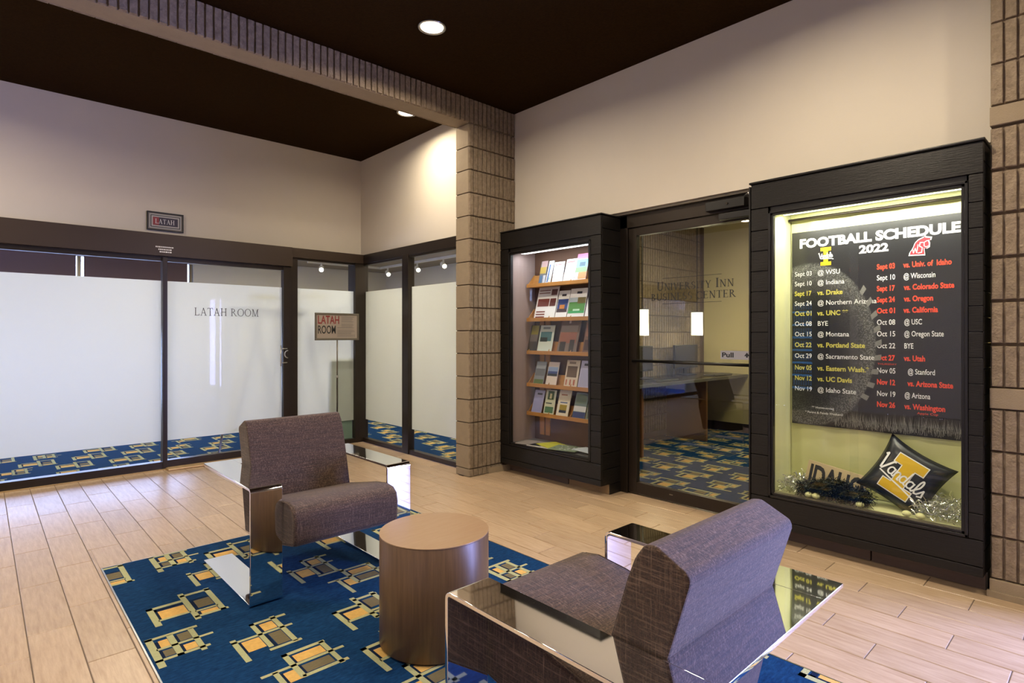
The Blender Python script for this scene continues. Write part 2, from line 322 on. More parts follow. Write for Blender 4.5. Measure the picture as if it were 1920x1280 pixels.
# serif capitals as flat polygons, cap height 1 ------------------------------------------
def ring(cx, cy, rx, ry, wx, wy, a0, a1, n=18):
    out = []
    for i in range(n):
        b0 = math.radians(a0+(a1-a0)*i/n); b1 = math.radians(a0+(a1-a0)*(i+1)/n)
        out.append([(cx+rx*math.cos(b0), cy+ry*math.sin(b0)), (cx+rx*math.cos(b1), cy+ry*math.sin(b1)),
                    (cx+(rx-wx)*math.cos(b1), cy+(ry-wy)*math.sin(b1)), (cx+(rx-wx)*math.cos(b0), cy+(ry-wy)*math.sin(b0))])
    return out
def rc(x0, y0, x1, y1): return [(x0, y0), (x1, y0), (x1, y1), (x0, y1)]
def dg(x0, y0, x1, y1, w): return [(x0-w/2, y0), (x0+w/2, y0), (x1+w/2, y1), (x1-w/2, y1)]
def glyph(ch, W=0.12, T=0.05, F=0.05):
    s = lambda x, y: rc(x-W/2-0.07, y, x+W/2+0.07, y+F)
    st = lambda x, w=W: [rc(x-w/2, 0, x+w/2, 1), rc(x-w/2-0.07, 0, x+w/2+0.07, F), rc(x-w/2-0.07, 1-F, x+w/2+0.07, 1)]
    if ch == 'I': return st(0.14), 0.30
    if ch == 'L': return st(0.15)+[rc(0.15, 0, 0.58, F+.01), rc(0.53, 0, 0.58, 0.22)], 0.62
    if ch == 'H': return st(0.15)+st(0.63)+[rc(0.15, 0.48, 0.63, 0.48+T)], 0.78
    if ch == 'T': return st(0.34)[:2]+[rc(0.03, 1-F, 0.65, 1), rc(0.03, 0.8, 0.07, 1), rc(0.61, 0.8, 0.65, 1)], 0.68
    if ch == 'E': return st(0.15)+[rc(0.15, 0, 0.58, F), rc(0.15, 1-F, 0.55, 1), rc(0.15, 0.48, 0.46, 0.48+T), rc(0.54, 0, 0.58, .2), rc(0.51, .82, 0.55, 1), rc(0.42, .38, 0.46, .62)], 0.63
    if ch == 'A': return [dg(0.12, 0, 0.38, 1, T), dg(0.64, 0, 0.36, 1, W), rc(0.2, 0.32, 0.55, 0.32+T), rc(0.02, 0, 0.22, F), rc(0.5, 0, 0.76, F)], 0.76
    if ch == 'V': return [dg(0.34, 0, 0.10, 1, W), dg(0.36, 0, 0.62, 1, T), rc(-0.02, 1-F, 0.24, 1), rc(0.52, 1-F, 0.72, 1)], 0.70
    if ch == 'N': return [rc(0.13, 0, 0.13+T, 1), dg(0.66, 0, 0.15, 1, W), rc(0.63, 0, 0.63+T, 1), rc(0.05, 0, 0.26, F), rc(0.0, 1-F, 0.2, 1), rc(0.54, 1-F, 0.77, 1)], 0.80
    if ch == 'M': return [rc(0.13, 0, 0.13+T, 1), dg(0.46, 0, 0.17, 1, W), dg(0.46, 0, 0.76, 1, T), rc(0.72, 0, 0.72+W, 1), rc(0.05, 0, 0.26, F), rc(0.03, 1-F, 0.2, 1), rc(0.66, 0, 0.92, F), rc(0.74, 1-F, 0.92, 1)], 0.96
    if ch == 'O': return ring(0.42, 0.5, 0.40, 0.52, W, T, 0, 360, 28), 0.84
    if ch == 'C': return ring(0.42, 0.5, 0.40, 0.52, W, T, 45, 318, 24)+[rc(0.68, 0.7, 0.72, 0.98), rc(0.68, 0.05, 0.72, 0.2)], 0.76
    if ch == 'U': return [rc(0.1, 0.3, 0.1+W, 1), rc(0.6, 0.3, 0.6+T, 1), rc(0.03, 1-F, 0.3, 1), rc(0.52, 1-F, 0.74, 1)]+ring(0.375, 0.3, 0.275, 0.32, W*.8, T*1.4, 180, 360, 14), 0.76
    if ch == 'S':
        return ring(0.29, 0.745, 0.23, 0.27, W*.85, T, 60, 262, 16)+ring(0.29, 0.265, 0.25, 0.28, W*.85, T, -120, 96, 16)+[rc(0.45, .72, .49, .96), rc(0.05, .03, .09, .3)], 0.58
    if ch == 'R': return st(0.15)+ring(0.2, 0.74, 0.32, 0.26, W, T, -90, 90, 14)+[dg(0.66, 0, 0.32, 0.5, W), rc(0.58, 0, 0.78, F), rc(.15, .48, .22, .53), rc(.15, .95, .22, 1)], 0.76
    if ch == 'B': return st(0.15)+ring(0.2, 0.75, 0.30, 0.25, W, T, -90, 90, 14)+ring(0.2, 0.26, 0.36, 0.26, W, T, -90, 90, 14)+[rc(.1, 0, .22, T), rc(.1, .95, .22, 1)], 0.66
    if ch == 'Y': return [dg(0.36, 0.42, 0.10, 1, W), dg(0.36, 0.42, 0.62, 1, T), rc(0.30, 0, 0.42, 0.46), rc(0.2, 0, 0.52, F), rc(-0.02, 1-F, 0.24, 1), rc(0.52, 1-F, 0.72, 1)], 0.70
    return [], 0.34
def serif(s_, height, width, small=None, W=0.12, T=0.05):
    out = []; x = 0
    for ch in s_:
        k = 1.0
        c = ch.upper()
        if small and ch.islower(): k = small
        g, adv = glyph(c, W, T)
        out += [[(x+u*k, v*k) for u, v in p] for p in g]; x += adv*k+0.06
    sx = width/x
    return [[(u*sx, v*height) for u, v in p] for p in out]
def stroke(pts, w):
    out = []
    for a, b in zip(pts, pts[1:]):
        dx, dy = b[0]-a[0], b[1]-a[1]; l = math.hypot(dx, dy) or 1; nx, ny = -dy/l*w/2, dx/l*w/2; ex, ey = dx/l*w*.3, dy/l*w*.3
        out.append([(a[0]+nx-ex, a[1]+ny-ey), (a[0]-nx-ex, a[1]-ny-ey), (b[0]-nx+ex, b[1]-ny+ey), (b[0]+nx+ex, b[1]+ny+ey)])
    return out
def arcp(cx, cy, rx, ry, a0, a1, n=10): return [(cx+rx*math.cos(math.radians(a0+(a1-a0)*i/n)), cy+ry*math.sin(math.radians(a0+(a1-a0)*i/n))) for i in range(n+1)]
def script_vandals(w):
    """hand-written 'Vandals' with a swash, about 5.2 wide, 1.5 tall"""
    P = []
    P += stroke([(0, 1.35), (0.12, 1.5), (0.38, 0.12), (0.5, 0.1), (0.95, 1.15), (1.08, 1.2)], w*1.3)
    P += stroke(arcp(1.25, 0.42, 0.24, 0.32, 60, 330), w)+stroke([(1.46, 0.72), (1.44, 0.15), (1.6, 0.08)], w)
    P += stroke([(1.62, 0.68), (1.64, 0.08)], w)+stroke([(1.64, 0.45)]+arcp(1.84, 0.5, 0.16, 0.2, 150, 0)+[(2.0, 0.1), (2.12, 0.08)], w)
    P += stroke(arcp(2.38, 0.42, 0.24, 0.32, 60, 330), w)+stroke([(2.62, 1.35), (2.58, 0.15), (2.74, 0.08)], w)
    P += stroke(arcp(3.02, 0.42, 0.24, 0.32, 60, 330), w)+stroke([(3.24, 0.72), (3.22, 0.15), (3.38, 0.08)], w)
    P += stroke([(3.38, 0.1)]+arcp(3.6, 0.95, 0.12, 0.42, -40, 180)+[(3.5, 0.3), (3.62, 0.08), (3.8, 0.15)], w)
    P += stroke([(3.8, 0.15), (4.06, 0.72), (4.14, 0.4), (4.2, 0.16), (3.95, 0.02)], w)
    P += stroke([(0.5, -0.1), (1.6, -0.2), (2.8, -0.28), (3.9, -0.42), (4.35, -0.62)], w)
    return P

# ================================================================ SETTING
CEIL = 3.36
XB, XG = 3.735, 3.36            # drywall right wall, glass wall behind the column
YA = 6.33                       # upper back wall
# grout bed + tiles
FX0, FX1, FY0, FY1 = -3.4, 3.84, -4.5, 6.26
floor = struct(MB().box(FX0, 3.34, FY0, 6.26, -0.08, -0.004).box(3.34, 3.90, FY0, 4.1, -0.08, -0.004).build('floor', m_grout))
RX0, RX1, RY0, RY1 = 0.488, 2.285, -0.6, 3.765
CPOS = Vector((0, 0)); fwd = Vector((math.cos(math.radians(47.06)), math.sin(math.radians(47.06)))); rgt = Vector((fwd.y, -fwd.x))
def cover(x, y):
    dp = x*fwd.x+y*fwd.y; r = x*rgt.x+y*rgt.y
    if dp < 0.3: return 0
    px = 960+1075*r/dp; py = 627+1075*1.265/dp
    if px < -60 or px > 1980 or py > 1400: return 0
    return 1/dp**3
PX, PL, G = 0.159, 0.6095, 0.0038
tiles = []
def sub(r, lim):                       # rectangle clipped
    a = (max(r[0], lim[0]), min(r[1], lim[1]), max(r[2], lim[2]), min(r[3], lim[3]))
    return a if a[1]-a[0] > 0.008 and a[3]-a[2] > 0.008 else None
for k in range(-23, 24):
    x0 = 0.148+PX*k; ph = (3.75+0.2033*(k % 3)) % PL
    y = FY0-1+((ph-(FY0-1)) % PL)-PL
    while y < 6.2:
        r = (x0+G/2, x0+PX-G/2, y+G/2, y+PL-G/2); y += PL
        if x0 < 3.18-PX: parts = [sub(r, (FX0, 3.33, FY0, 6.17))]
        else: parts = [sub(r, (FX0, 3.86, FY0, 4.05)), sub(r, (FX0, 3.33, 4.12, 6.17))]
        for p in parts:
            if not p: continue
            if p[0] < RX1 and p[1] > RX0 and p[2] < RY1 and p[3] > RY0:
                ps = [sub(p, (FX0, RX0-.006, -9, 9)), sub(p, (RX1+.006, 9, -9, 9)), sub(p, (RX0-.006, RX1+.006, RY1+.006, 9)), sub(p, (RX0-.006, RX1+.006, -9, RY0-.006))]
                tiles += [q for q in ps if q]
            else: tiles.append(p)
def tile_geo(mb, x0, x1, y0, y1, z0=-0.006, z1=0.0):
    b = 0.0018; n = len(mb.v)
    mb.v += [(x0, y0, z0), (x1, y0, z0), (x1, y1, z0), (x0, y1, z0), (x0, y0, z1-b), (x1, y0, z1-b), (x1, y1, z1-b), (x0, y1, z1-b),
             (x0+b, y0+b, z1), (x1-b, y0+b, z1), (x1-b, y1-b, z1), (x0+b, y1-b, z1)]
    for i in range(4):
        j = (i+1) % 4; mb.f += [(n+i, n+j, n+4+j, n+4+i), (n+4+i, n+4+j, n+8+j, n+8+i)]; mb.m += [0, 0]
    mb.f.append((n+8, n+9, n+10, n+11)); mb.m.append(0)
tiles.sort(key=lambda r: -cover((r[0]+r[1])/2, (r[2]+r[3])/2)*(r[1]-r[0])*(r[3]-r[2]))
TM = {}
for r in tiles[:300]:
    key = (round(r[1]-r[0], 3), round(r[3]-r[2], 3))
    if key not in TM:
        mb = MB(); w_, h_ = (r[1]-r[0])/2, (r[3]-r[2])/2; tile_geo(mb, -w_, w_, -h_, h_); TM[key] = mb.mesh('tile', m_tile)
    o = link('tile', TM[key], floor, loc=((r[0]+r[1])/2, (r[2]+r[3])/2, random.uniform(-0.0004, 0.0002)))
mb = MB()
for r in tiles[300:]: tile_geo(mb, *r)
o = mb.build('tile_field', m_tile, floor); o['kind'] = 'stuff'

# carpet motifs ---------------------------------------------------------------
G_, O_, T_, N_ = 1, 2, 3, 4
MOT = []
MOT.append([(.0, .045, .022, .25, G_), (.0, .23, .14, .25, G_), (.145, 0, .165, .325, G_), (.15, .285, .275, .303, G_), (.255, .02, .275, .31, G_), (.15, .02, .285, .035, G_), (.165, .078, .255, .09, G_), (.022, .09, .145, .102, G_),
            (.022, .1, .035, .225, N_), (.035, .102, .14, .195, O_), (.022, .2, .14, .222, N_), (.165, .1, .183, .205, N_), (.183, .112, .25, .205, T_), (.165, .21, .25, .22, N_), (.165, .036, .18, .078, N_), (.18, .036, .25, .07, O_)])
MOT.append([(.0, .0, .022, .267, G_), (.0, .25, .19, .265, G_), (.075, .05, .095, .25, G_), (.155, .03, .172, .25, G_), (.0, .05, .19, .064, G_), (.022, .145, .225, .157, G_),
            (.022, .157, .038, .222, N_), (.038, .16, .072, .225, O_), (.022, .067, .036, .14, N_), (.036, .075, .072, .13, T_), (.095, .16, .108, .23, N_), (.108, .165, .152, .235, T_), (.095, .066, .108, .14, N_), (.108, .07, .152, .125, O_)])
MOT.append([(.0, .0, .02, .205, G_), (.0, .19, .14, .205, G_), (.125, .035, .145, .28, G_), (.13, .245, .25, .26, G_), (.225, .03, .245, .275, G_), (.02, .075, .245, .088, G_), (.13, .03, .26, .045, G_),
            (.02, .088, .034, .175, N_), (.034, .09, .125, .165, O_), (.02, .17, .12, .185, N_), (.145, .13, .16, .24, N_), (.16, .135, .222, .225, T_), (.16, .05, .22, .075, O_), (.15, .1, .22, .112, G_)])
MOT.append([(.105, .05, .12, .29, G_), (.105, .275, .255, .29, G_), (.195, .03, .212, .3, G_), (.1, .02, .225, .034, G_), (.0, .17, .245, .182, G_), (.0, .0, .018, .2, G_),
            (.12, .182, .135, .265, N_), (.135, .19, .19, .262, O_), (.12, .04, .135, .16, N_), (.138, .045, .19, .158, T_), (.018, .06, .03, .165, N_), (.03, .065, .1, .16, O_)])
MOT.append([(.11, .09, .128, .285, G_), (.11, .27, .28, .285, G_), (.26, .08, .276, .28, G_), (.0, .18, .32, .192, G_), (.12, .085, .295, .1, G_), (.04, .0, .056, .185, G_),
            (.128, .195, .14, .255, N_), (.14, .198, .255, .255, O_), (.128, .105, .14, .17, N_), (.14, .108, .25, .165, T_), (.056, .08, .068, .165, N_), (.068, .085, .12, .16, O_)])
def put_motifs(name, spots, lim, parent, z):
    mb = MB()
    for i, (mi, x, y) in enumerate(spots):
        for (a, b, c, d, m) in MOT[mi]:
            e = .0022 if m == G_ else 0
            q = sub((x+a-e, x+c+e, y+b-e, y+d+e), lim)
            if q:
                zz = z+{N_: 0.0002, O_: 0.0004, T_: 0.0004, G_: 0.0007}[m]
                mb.face([(q[0], q[2], zz), (q[1], q[2], zz), (q[1], q[3], zz), (q[0], q[3], zz)], m)
    o = mb.build(name, [m_carp, m_cgreen, m_corange, m_ctaupe, m_cnavy], parent); o['kind'] = 'stuff'; return o
rug = tag(box('carpet_inset', RX0, RX1, RY0, RY1, -0.003, 0.004, m_carp), 'blue carpet inset under the two chairs with sage, orange and taupe block motifs', 'carpet')
spots = [(0, .56, 2.81), (1, .5, 2.49), (3, .755, 2.31), (4, .76, 1.98), (2, 1.17, 2.25), (1, .70, 3.50), (3, 1.20, 2.85), (4, 1.30, 2.58), (2, 1.12, 1.89), (0, .95, 3.38), (3, .80, 3.18), (0, .30, 3.45)]
rr = random.Random(3)
yy = 1.60
for row in range(8):
    xx = 0.3+0.13*(row % 3)
    while xx < RX1:
        spots.append((rr.randrange(5), xx, yy+rr.uniform(-.03, .03))); xx += 0.385
    yy -= 0.33
for i, (x, y) in enumerate([(1.62, 1.95), (1.98, 2.1), (1.55, 2.3), (1.9, 2.42), (1.7, 2.72), (2.08, 2.75), (1.85, 3.05), (1.5, 3.2), (2.05, 3.38), (1.62, 3.5), (1.28, 3.48), (1.62, 1.62), (2.0, 1.75)]): spots.append((i % 5, x, y))
put_motifs('carpet_pattern', spots, (RX0, RX1, RY0, RY1), rug, 0.004)
o = MB().box(RX0-.006, RX0, RY0, RY1+.006, -.004, .005).box(RX1, RX1+.006, RY0, RY1+.006, -.004, .005).box(RX0, RX1, RY1, RY1+.006, -.004, .005).build('metal_edging', m_steel, rug)
# carpets of the rooms beyond
cf = struct(MB().box(-4.2, 5.6, 6.27, 9.4, -0.08, 0.0).box(3.40, 5.6, 4.2, 6.27, -0.08, 0.0).build('floor_meeting_room', m_carp))
sp = []; k = 0; yy = 4.0
while yy < 9.3:
    xx = -3.5+0.13*(k % 3)
    while xx < 5.5:
        if yy > 6.15 or xx > 3.2: sp.append((rr.randrange(5), xx, yy+rr.uniform(-.04, .04)))
        xx += 0.42
    yy += 0.35; k += 1
put_motifs('carpet_pattern', [s for s in sp if s[2] > 6.28], (-4, 5.55, 6.28, 9.3), cf, 0.0)
put_motifs('carpet_pattern', [s for s in sp if s[2] <= 6.28], (3.41, 5.55, 4.2, 6.6), cf, 0.0)
bf = struct(box('floor_business_room', 3.90, 7.3, -0.4, 4.0, -0.08, 0.0, m_carp))
sp = []; yy = -.2; k = 0
while yy < 3.9:
    xx = 3.9+0.13*(k % 3)
    while xx < 7.1: sp.append((rr.randrange(5), xx, yy)); xx += 0.40
    yy += 0.34; k += 1
put_motifs('carpet_pattern', sp, (3.92, 7.24, -.3, 3.95), bf, 0.0)

# ceilings and walls
struct(box('ceiling', -3.5, 3.95, -4.6, 6.45, CEIL, CEIL+0.1, m_ceil))
struct(box('ceiling_meeting_room', -4.2, 5.6, 6.45, 9.45, 2.4, 2.5, m_ceil2))
struct(box('ceiling_meeting_room_side', 3.5, 5.6, 4.18, 6.45, 2.4, 2.5, m_ceil2))
struct(box('ceiling_business_room', 3.95, 7.4, -0.5, 4.05, 2.72, 2.8, m_wall2))
struct(box('wall_back', -3.5, 3.45, YA, YA+0.12, 2.19, CEIL, m_wall))
struct(box('wall_right_upper', XG+0.03, XG+0.13, 4.17, YA, 2.19, CEIL, m_wall))
struct(box('wall_right', XB, 3.90, 0.44, 4.0, 2.235, CEIL, m_wall))
struct(MB().box(XB, 3.90, -.17, 0.46, 0, CEIL).box(XB, 3.90, -4.6, -2.0, 0, CEIL).box(XB, 3.90, -2.0, -.17, 2.1, CEIL).box(XB, 3.90, -2.0, -.17, 0, .1).build('wall_right_near', m_wall))
struct(box('wall_left', -3.5, -3.4, -4.6, 6.45, 0, CEIL, m_wall))
struct(box('wall_front', -3.5, 4.1, -4.6, -4.5, 0, CEIL, m_wall))
wf = MB()
for y in (-2.0, -1.1, -.22): wf.box(3.76, 3.84, y, y+.05, .1, 2.1)
wf.box(3.76, 3.84, -2.0, -.17, .1, .15).box(3.76, 3.84, -2.0, -.17, 2.05, 2.1)
wf = struct(wf.build('window_5', m_bronze))
box('pane', 3.797, 3.803, -2.0, -.17, .1, 2.1, m_glass, wf)
# meeting room walls, window with roller shades
mw = MB().box(2.32, 5.6, 9.4, 9.5, 0, 2.4).box(-4.2, -3.7, 9.4, 9.5, 0, 2.4).box(-3.7, 2.32, 9.4, 9.5, 0, .2).box(-3.7, 2.32, 9.4, 9.5, 2.3, 2.4)
struct(mw.build('wall_meeting_room_back', m_wall2))
struct(box('wall_meeting_room_right', 5.55, 5.65, 4.1, 9.5, 0, 2.4, m_wall2))
struct(box('wall_meeting_room_left', -4.3, -4.2, 6.27, 9.5, 0, 2.4, m_wall2))
struct(box('wall_meeting_room_end', 3.75, 5.65, 4.08, 4.18, 0, 2.72, m_wall2))
w6 = MB()
for x in (-3.7, -2.2, -.35, .95, 2.27): w6.box(x, x+.04, 9.42, 9.48, .2, 2.3)
w6.box(-3.7, 2.32, 9.42, 9.48, .2, .25)
w6 = struct(w6.build('window_6', m_alu)); box('pane', -3.7, 2.32, 9.445, 9.45, .2, 2.3, m_glasst, w6)
for i, (x0, x1) in enumerate([(-3.66, -2.24), (-2.16, -.36), (-.30, .93), (1.015, 2.235)]):
    lab = ['brown roller shade over the farthest left window behind the frosted glass', 'brown roller shade left of centre behind the first frosted panel', 'brown roller shade left of the first bright gap above the frosting', 'brown roller shade between the two bright gaps above the frosting'][i]
    t = thing('roller_shade', lab, 'shade', 'roller shades above the frosting')
    box('shade_cloth', x0, x1, 9.372, 9.376, 1.25, 2.34, m_shade, t); box('hem_bar', x0, x1, 9.365, 9.383, 1.23, 1.25, m_shade, t, .002)
# business room walls
far = struct(box('wall_business_room_far', 7.25, 7.35, -0.5, 4.05, 0, 2.72, m_wall3))
struct(box('baseboard_far', 7.235, 7.25, -0.4, 3.9, 0, 0.11, m_blackv))
struct(box('wall_business_room_near', 3.9, 7.3, -0.5, -0.4, 0, 2.72, m_wall3))
struct(box('trim_corner', 7.20, 7.25, 3.945, 3.975, 0, 2.72, m_mortar))

# ---- split-face fluted block masonry
def flute_mesh(width, h, rib=0.0508, groove=0.0135, depth=0.017, proj=0.0, seed=0, rows=4, lead=True):
    """face in local x (0..width), z (0..h), facing -y, y=0 at rib crest"""
    r = random.Random(seed); mb = MB(); cols = []; x = 0.0
    n = max(1, round(width/rib)); p = width/n
    for i in range(n):
        a, b = i*p+groove/2, (i+1)*p-groove/2
        cols += [(a-0.0035, depth, 0), (a, 0.0, 1), ((a+b)/2, 0.0, 1), (b, 0.0, 1), (b+0.0035, depth, 0)]
    cols[0] = (0.0, cols[0][1], 0); cols[-1] = (width, cols[-1][1], 0)
    zs = [0.0, 0.004]+[0.004+(h-0.008)*i/rows for i in range(1, rows)]+[h-0.004, h]
    g = []
    for zi, z in enumerate(zs):
        row = []
        for (cx, cy, rib_) in cols:
            e = zi in (0, len(zs)-1)
            y = depth if e else cy
            if rib_ and not e: y += r.uniform(-0.002, 0.0025); 
            row.append(len(mb.v)); mb.v.append((cx+(r.uniform(-.001, .001) if rib_ and not e else 0), y, z))
        g.append(row)
    for a, b in zip(g, g[1:]):
        for i in range(len(a)-1): mb.f.append((a[i], a[i+1], b[i+1], b[i])); mb.m.append(0)
    return mb.mesh('block', m_block)
CH = 0.2046
# column: smooth end (facing -X) and fluted face (facing -Y)
column = struct(box('column', 3.192, XB+.02, 3.986, 4.165, 0, 3.14, m_mortar))
cz = [0.0, 0.071]+[0.071+CH*i for i in range(1, 16)]
var = [flute_mesh(0.555, CH-.006, seed=i) for i in range(3)]
first = flute_mesh(0.555, .065, seed=9, rows=1)
for i in range(16):
    z0, z1 = cz[i], cz[i+1]
    me = first if i == 0 else var[i % 3]
    o = link('block', me, column, loc=(3.18, 3.970, z0+.003))
    # the smooth end of the same course, its near corner rounded
    mb = MB(); r_ = 0.022; prof = [(3.197, 3.981), (3.197, 4.163), (3.178, 4.163)]+[(3.178+r_-r_*math.cos(t), 3.972+r_-r_*math.sin(t)) for t in (0, .4, .8, 1.2, PI/2)]
    mb.prism(prof, 'z', z0+.004, z1-.004); mb.build('end_block', m_smooth, column, 0.003, 2)
struct(MB().prism([(3.40, 3.965), (3.735, 3.965), (3.735, 3.93), (3.5, 3.955)], 'z', 0, .055).build('baseboard_column', m_smooth))
# beam
beam = struct(box('beam', -3.4, XB+.02, 3.986, 4.165, 3.143, CEIL, m_smooth))
bv = [flute_mesh(0.4064, CEIL-3.146, seed=20+i) for i in range(3)]
x = 3.735-.555-.4064*0; k = 0
link('block', flute_mesh(0.555, CEIL-3.146, seed=33), beam, loc=(3.18, 3.970, 3.144))
x = 3.18-.4064
while x > -3.8:
    link('block', bv[k % 3], beam, loc=(x, 3.970, 3.144)); x -= .4064; k += 1
bb = MB()
for i in range(60): bb.box(3.17-i*.1067-.1027, 3.17-i*.1067, 4.155, 4.165+random.uniform(.001, .006), 3.14, CEIL)
o = bb.build('rough_back_face', m_block, beam); o['kind'] = 'stuff'
# pilaster at the right edge: fluted courses with smooth bands (facing -X)
pil = struct(box('pilaster', 3.605, 3.74, -.14, 0.452, 0, CEIL, m_mortar))
RZ = Matrix.Rotation(-PI/2, 4, 'Z')
def courses(z0, n, h):
    for i in range(n):
        for j in range(1):
            o = link('block', pv[(i+j) % 3], pil, loc=(3.590, 0.455-j*.4064, z0+i*h+.003)); o.rotation_euler = (0, 0, -PI/2)
pv = [flute_mesh(0.4064, .2-.003, seed=40+i, rib=.0508, groove=.013, depth=.0145) for i in range(3)]
courses(0.087, 4, 0.205); courses(1.01, 6, 0.2103); courses(2.369, 5, 0.2)
for (a, b, xx) in [(0.0, 0.087, 3.582), (0.907, 1.008, 3.588), (2.272, 2.367, 3.588)]:
    for j in range(1): box('smooth_band', xx, 3.62, 0.457-j*.4064-.402, 0.457-j*.4064, a+.002, b-.002, m_smooth, pil, .003)
struct(box('baseboard_pilaster', 3.572, 3.59, -.1, .466, 0, .03, m_smooth))
# business room block wall (faces -Y)
bw = struct(box('wall_business_room_left', 3.9, 7.25, 3.992, 4.08, 0, 2.72, m_mortar))
wv = [flute_mesh(0.4064, .2046-.006, seed=60+i, rows=2) for i in range(3)]
for i in range(13):
    for j in range(9):
        x0 = 3.62+j*.4064+(0.2032 if i % 2 else 0)
        if x0+.4 < 3.9 or x0 > 7.22: continue
        link('block', wv[(i+j) % 3], bw, loc=(x0, 3.975, 0.071+i*.2046))

# ---- glass wall A (sliding door to the meeting room)
def frosted(parent, axis, a, b, z0=0.262, z1=1.772, ztop=1.955, zbot=0.078, pos=6.2):
    if axis == 'x':
        box('pane', a, b, pos-.004, pos+.004, zbot, ztop, m_glass, parent)
        box('frosted_film', a+.003, b-.003, pos+.0065, pos+.0085, z0, z1, m_frost, parent)
    else:
        box('pane', pos-.004, pos+.004, a, b, zbot, ztop, m_glass, parent)
        box('frosted_film', pos+.0065, pos+.0085, a+.003, b-.003, z0, z1, m_frost, parent)
win1 = struct(MB().box(-3.4, 1.262, 6.155, 6.24, 0, .073).box(1.262, 1.300, 6.15, 6.25, 0, 1.99).box(-3.4, 1.3, 6.18, 6.23, 1.955, 2.0).build('window_1', m_bronze, bevel=.002))
frosted(win1, 'x', -3.4, 1.262)
door1 = struct(MB().box(1.300, 2.392, 6.165, 6.235, .012, .080).box(2.392, 2.470, 6.16, 6.235, .012, 1.99).box(2.472, 2.548, 6.17, 6.25, 0, 2.1).box(1.30, 2.47, 6.18, 6.23, 1.955, 2.0).build('door_1', m_bronze, bevel=.002))
frosted(door1, 'x', 1.300, 2.392)
h = empty('door_handle'); h.parent = door1
MB().tube([(2.345, 6.115, .93), (2.345, 6.115, 1.15)], .007).build('grip', m_steel, h, smooth=True)
MB().tube([(2.345, 6.115, 1.115), (2.41, 6.13, 1.115), (2.43, 6.165, 1.115)], .005).tube([(2.345, 6.115, .965), (2.41, 6.13, .965), (2.43, 6.165, .965)], .005).build('bracket', m_steel, h, smooth=True)
MB().tube(arcp(0, 0, 1, 1, 90, 270, 8) and [(2.43-.035*math.sin(a*PI/8), 6.14, 1.055+.04*math.cos(a*PI/8)) for a in range(9)], .006).build('thumb_turn', m_steel, h, smooth=True)
polys('lettering', serif('LATAH ROOM', 0.076, 0.615, W=.085, T=.055), (1.537, 6.196, 1.452), '-Y', m_ink, door1, d=.002)
win2 = struct(MB().box(2.548, 3.235, 6.165, 6.24, 0, .05).box(2.548, 3.235, 6.18, 6.23, 2.08, 2.12).build('window_2', m_bronze))
frosted(win2, 'x', 2.548, 3.235, ztop=2.085, zbot=.05)
struct(MB().box(3.228, 3.36, 6.16, 6.34, 0, 2.2).build('trim_1', m_bronze, bevel=.003))
hd = struct(MB().box(-3.4, 2.48, 6.135, 6.36, 1.998, 2.205).box(2.48, 3.42, 6.15, 6.36, 2.10, 2.205).build('trim_2', m_bronze2, bevel=.003))
dash = MB()
for r_i, (z, u0, u1) in enumerate([(2.075, 1.20, 1.345), (2.052, 1.222, 1.33), (2.03, 1.232, 1.33)]):
    u = u0
    while u < u1:
        l = random.uniform(.006, .02); dash.face([(u, 6.1338, z), (min(u+l, u1), 6.1338, z), (min(u+l, u1), 6.1338, z+.012), (u, 6.1338, z+.012)]); u += l+.004
o = dash.build('safety_lettering', m_white, hd); o['kind'] = 'stuff'
struct(box('trim_3', 1.285, 2.50, 6.045, 6.165, 0, .018, m_sill, bevel=.006))
struct(box('trim_4', -3.4, 1.285, 6.13, 6.155, 0, .008, m_sill, bevel=.002))
# ---- glass wall B behind the column
win3 = struct(MB().box(3.33, 3.39, 5.29, 6.17, 0, .045).box(3.335, 3.385, 5.29, 6.17, 2.08, 2.12).build('window_3', m_bronze))
frosted(win3, 'y', 5.30, 6.17, ztop=2.09, zbot=.04, pos=XG)
win4 = struct(MB().box(3.33, 3.39, 4.16, 5.19, 0, .045).box(3.335, 3.385, 4.16, 5.19, 2.08, 2.12).build('window_4', m_bronze))
frosted(win4, 'y', 4.16, 5.18, ztop=2.09, zbot=.04, pos=XG)
struct(MB().box(3.32, 3.40, 5.18, 5.30, 0, 2.12).build('trim_5', m_bronze, bevel=.003))
struct(MB().box(3.325, 3.42, 4.15, 6.17, 2.10, 2.205).build('trim_6', m_bronze, bevel=.003))
struct(MB().box(3.325, 3.40, 6.17, 6.22, 0, 2.205).build('trim_7', m_bronze, bevel=.003))

# ---- business centre door
dfr = struct(MB().box(3.79, 3.90, 2.722, 2.80, 0, 2.235).box(3.79, 3.90, 1.62, 1.675, 0, 2.235).box(3.79, 3.90, 1.62, 2.80, 2.112, 2.235).build('trim_8', m_bronze, bevel=.003))
struct(MB().box(3.755, 3.90, 1.62, 2.93, 2.215, 2.245).build('trim_9', m_alu, bevel=.002))
door2 = struct(MB().box(3.803, 3.85, 2.645, 2.718, .012, 2.108).box(3.803, 3.85, 1.68, 1.722, .012, 2.108).box(3.803, 3.85, 1.722, 2.645, 2.045, 2.108).box(3.803, 3.85, 1.722, 2.645, .012, .100).build('door_2', m_bronze, bevel=.002))
box('pane', 3.822, 3.828, 1.722, 2.645, .1, 2.045, m_glassd, door2)
MB().tube([(3.79, 2.675, 1.058), (3.79, 1.70, 1.058)], .011, 10).build('push_bar', m_blackv, door2, smooth=True)
for y in (2.67, 1.705): MB().tube([(3.79, y, 1.058), (3.806, y, 1.058)], .009).build('bar_bracket', m_steel, door2, smooth=True)
po = (3.8215, 2.516, 1.545)
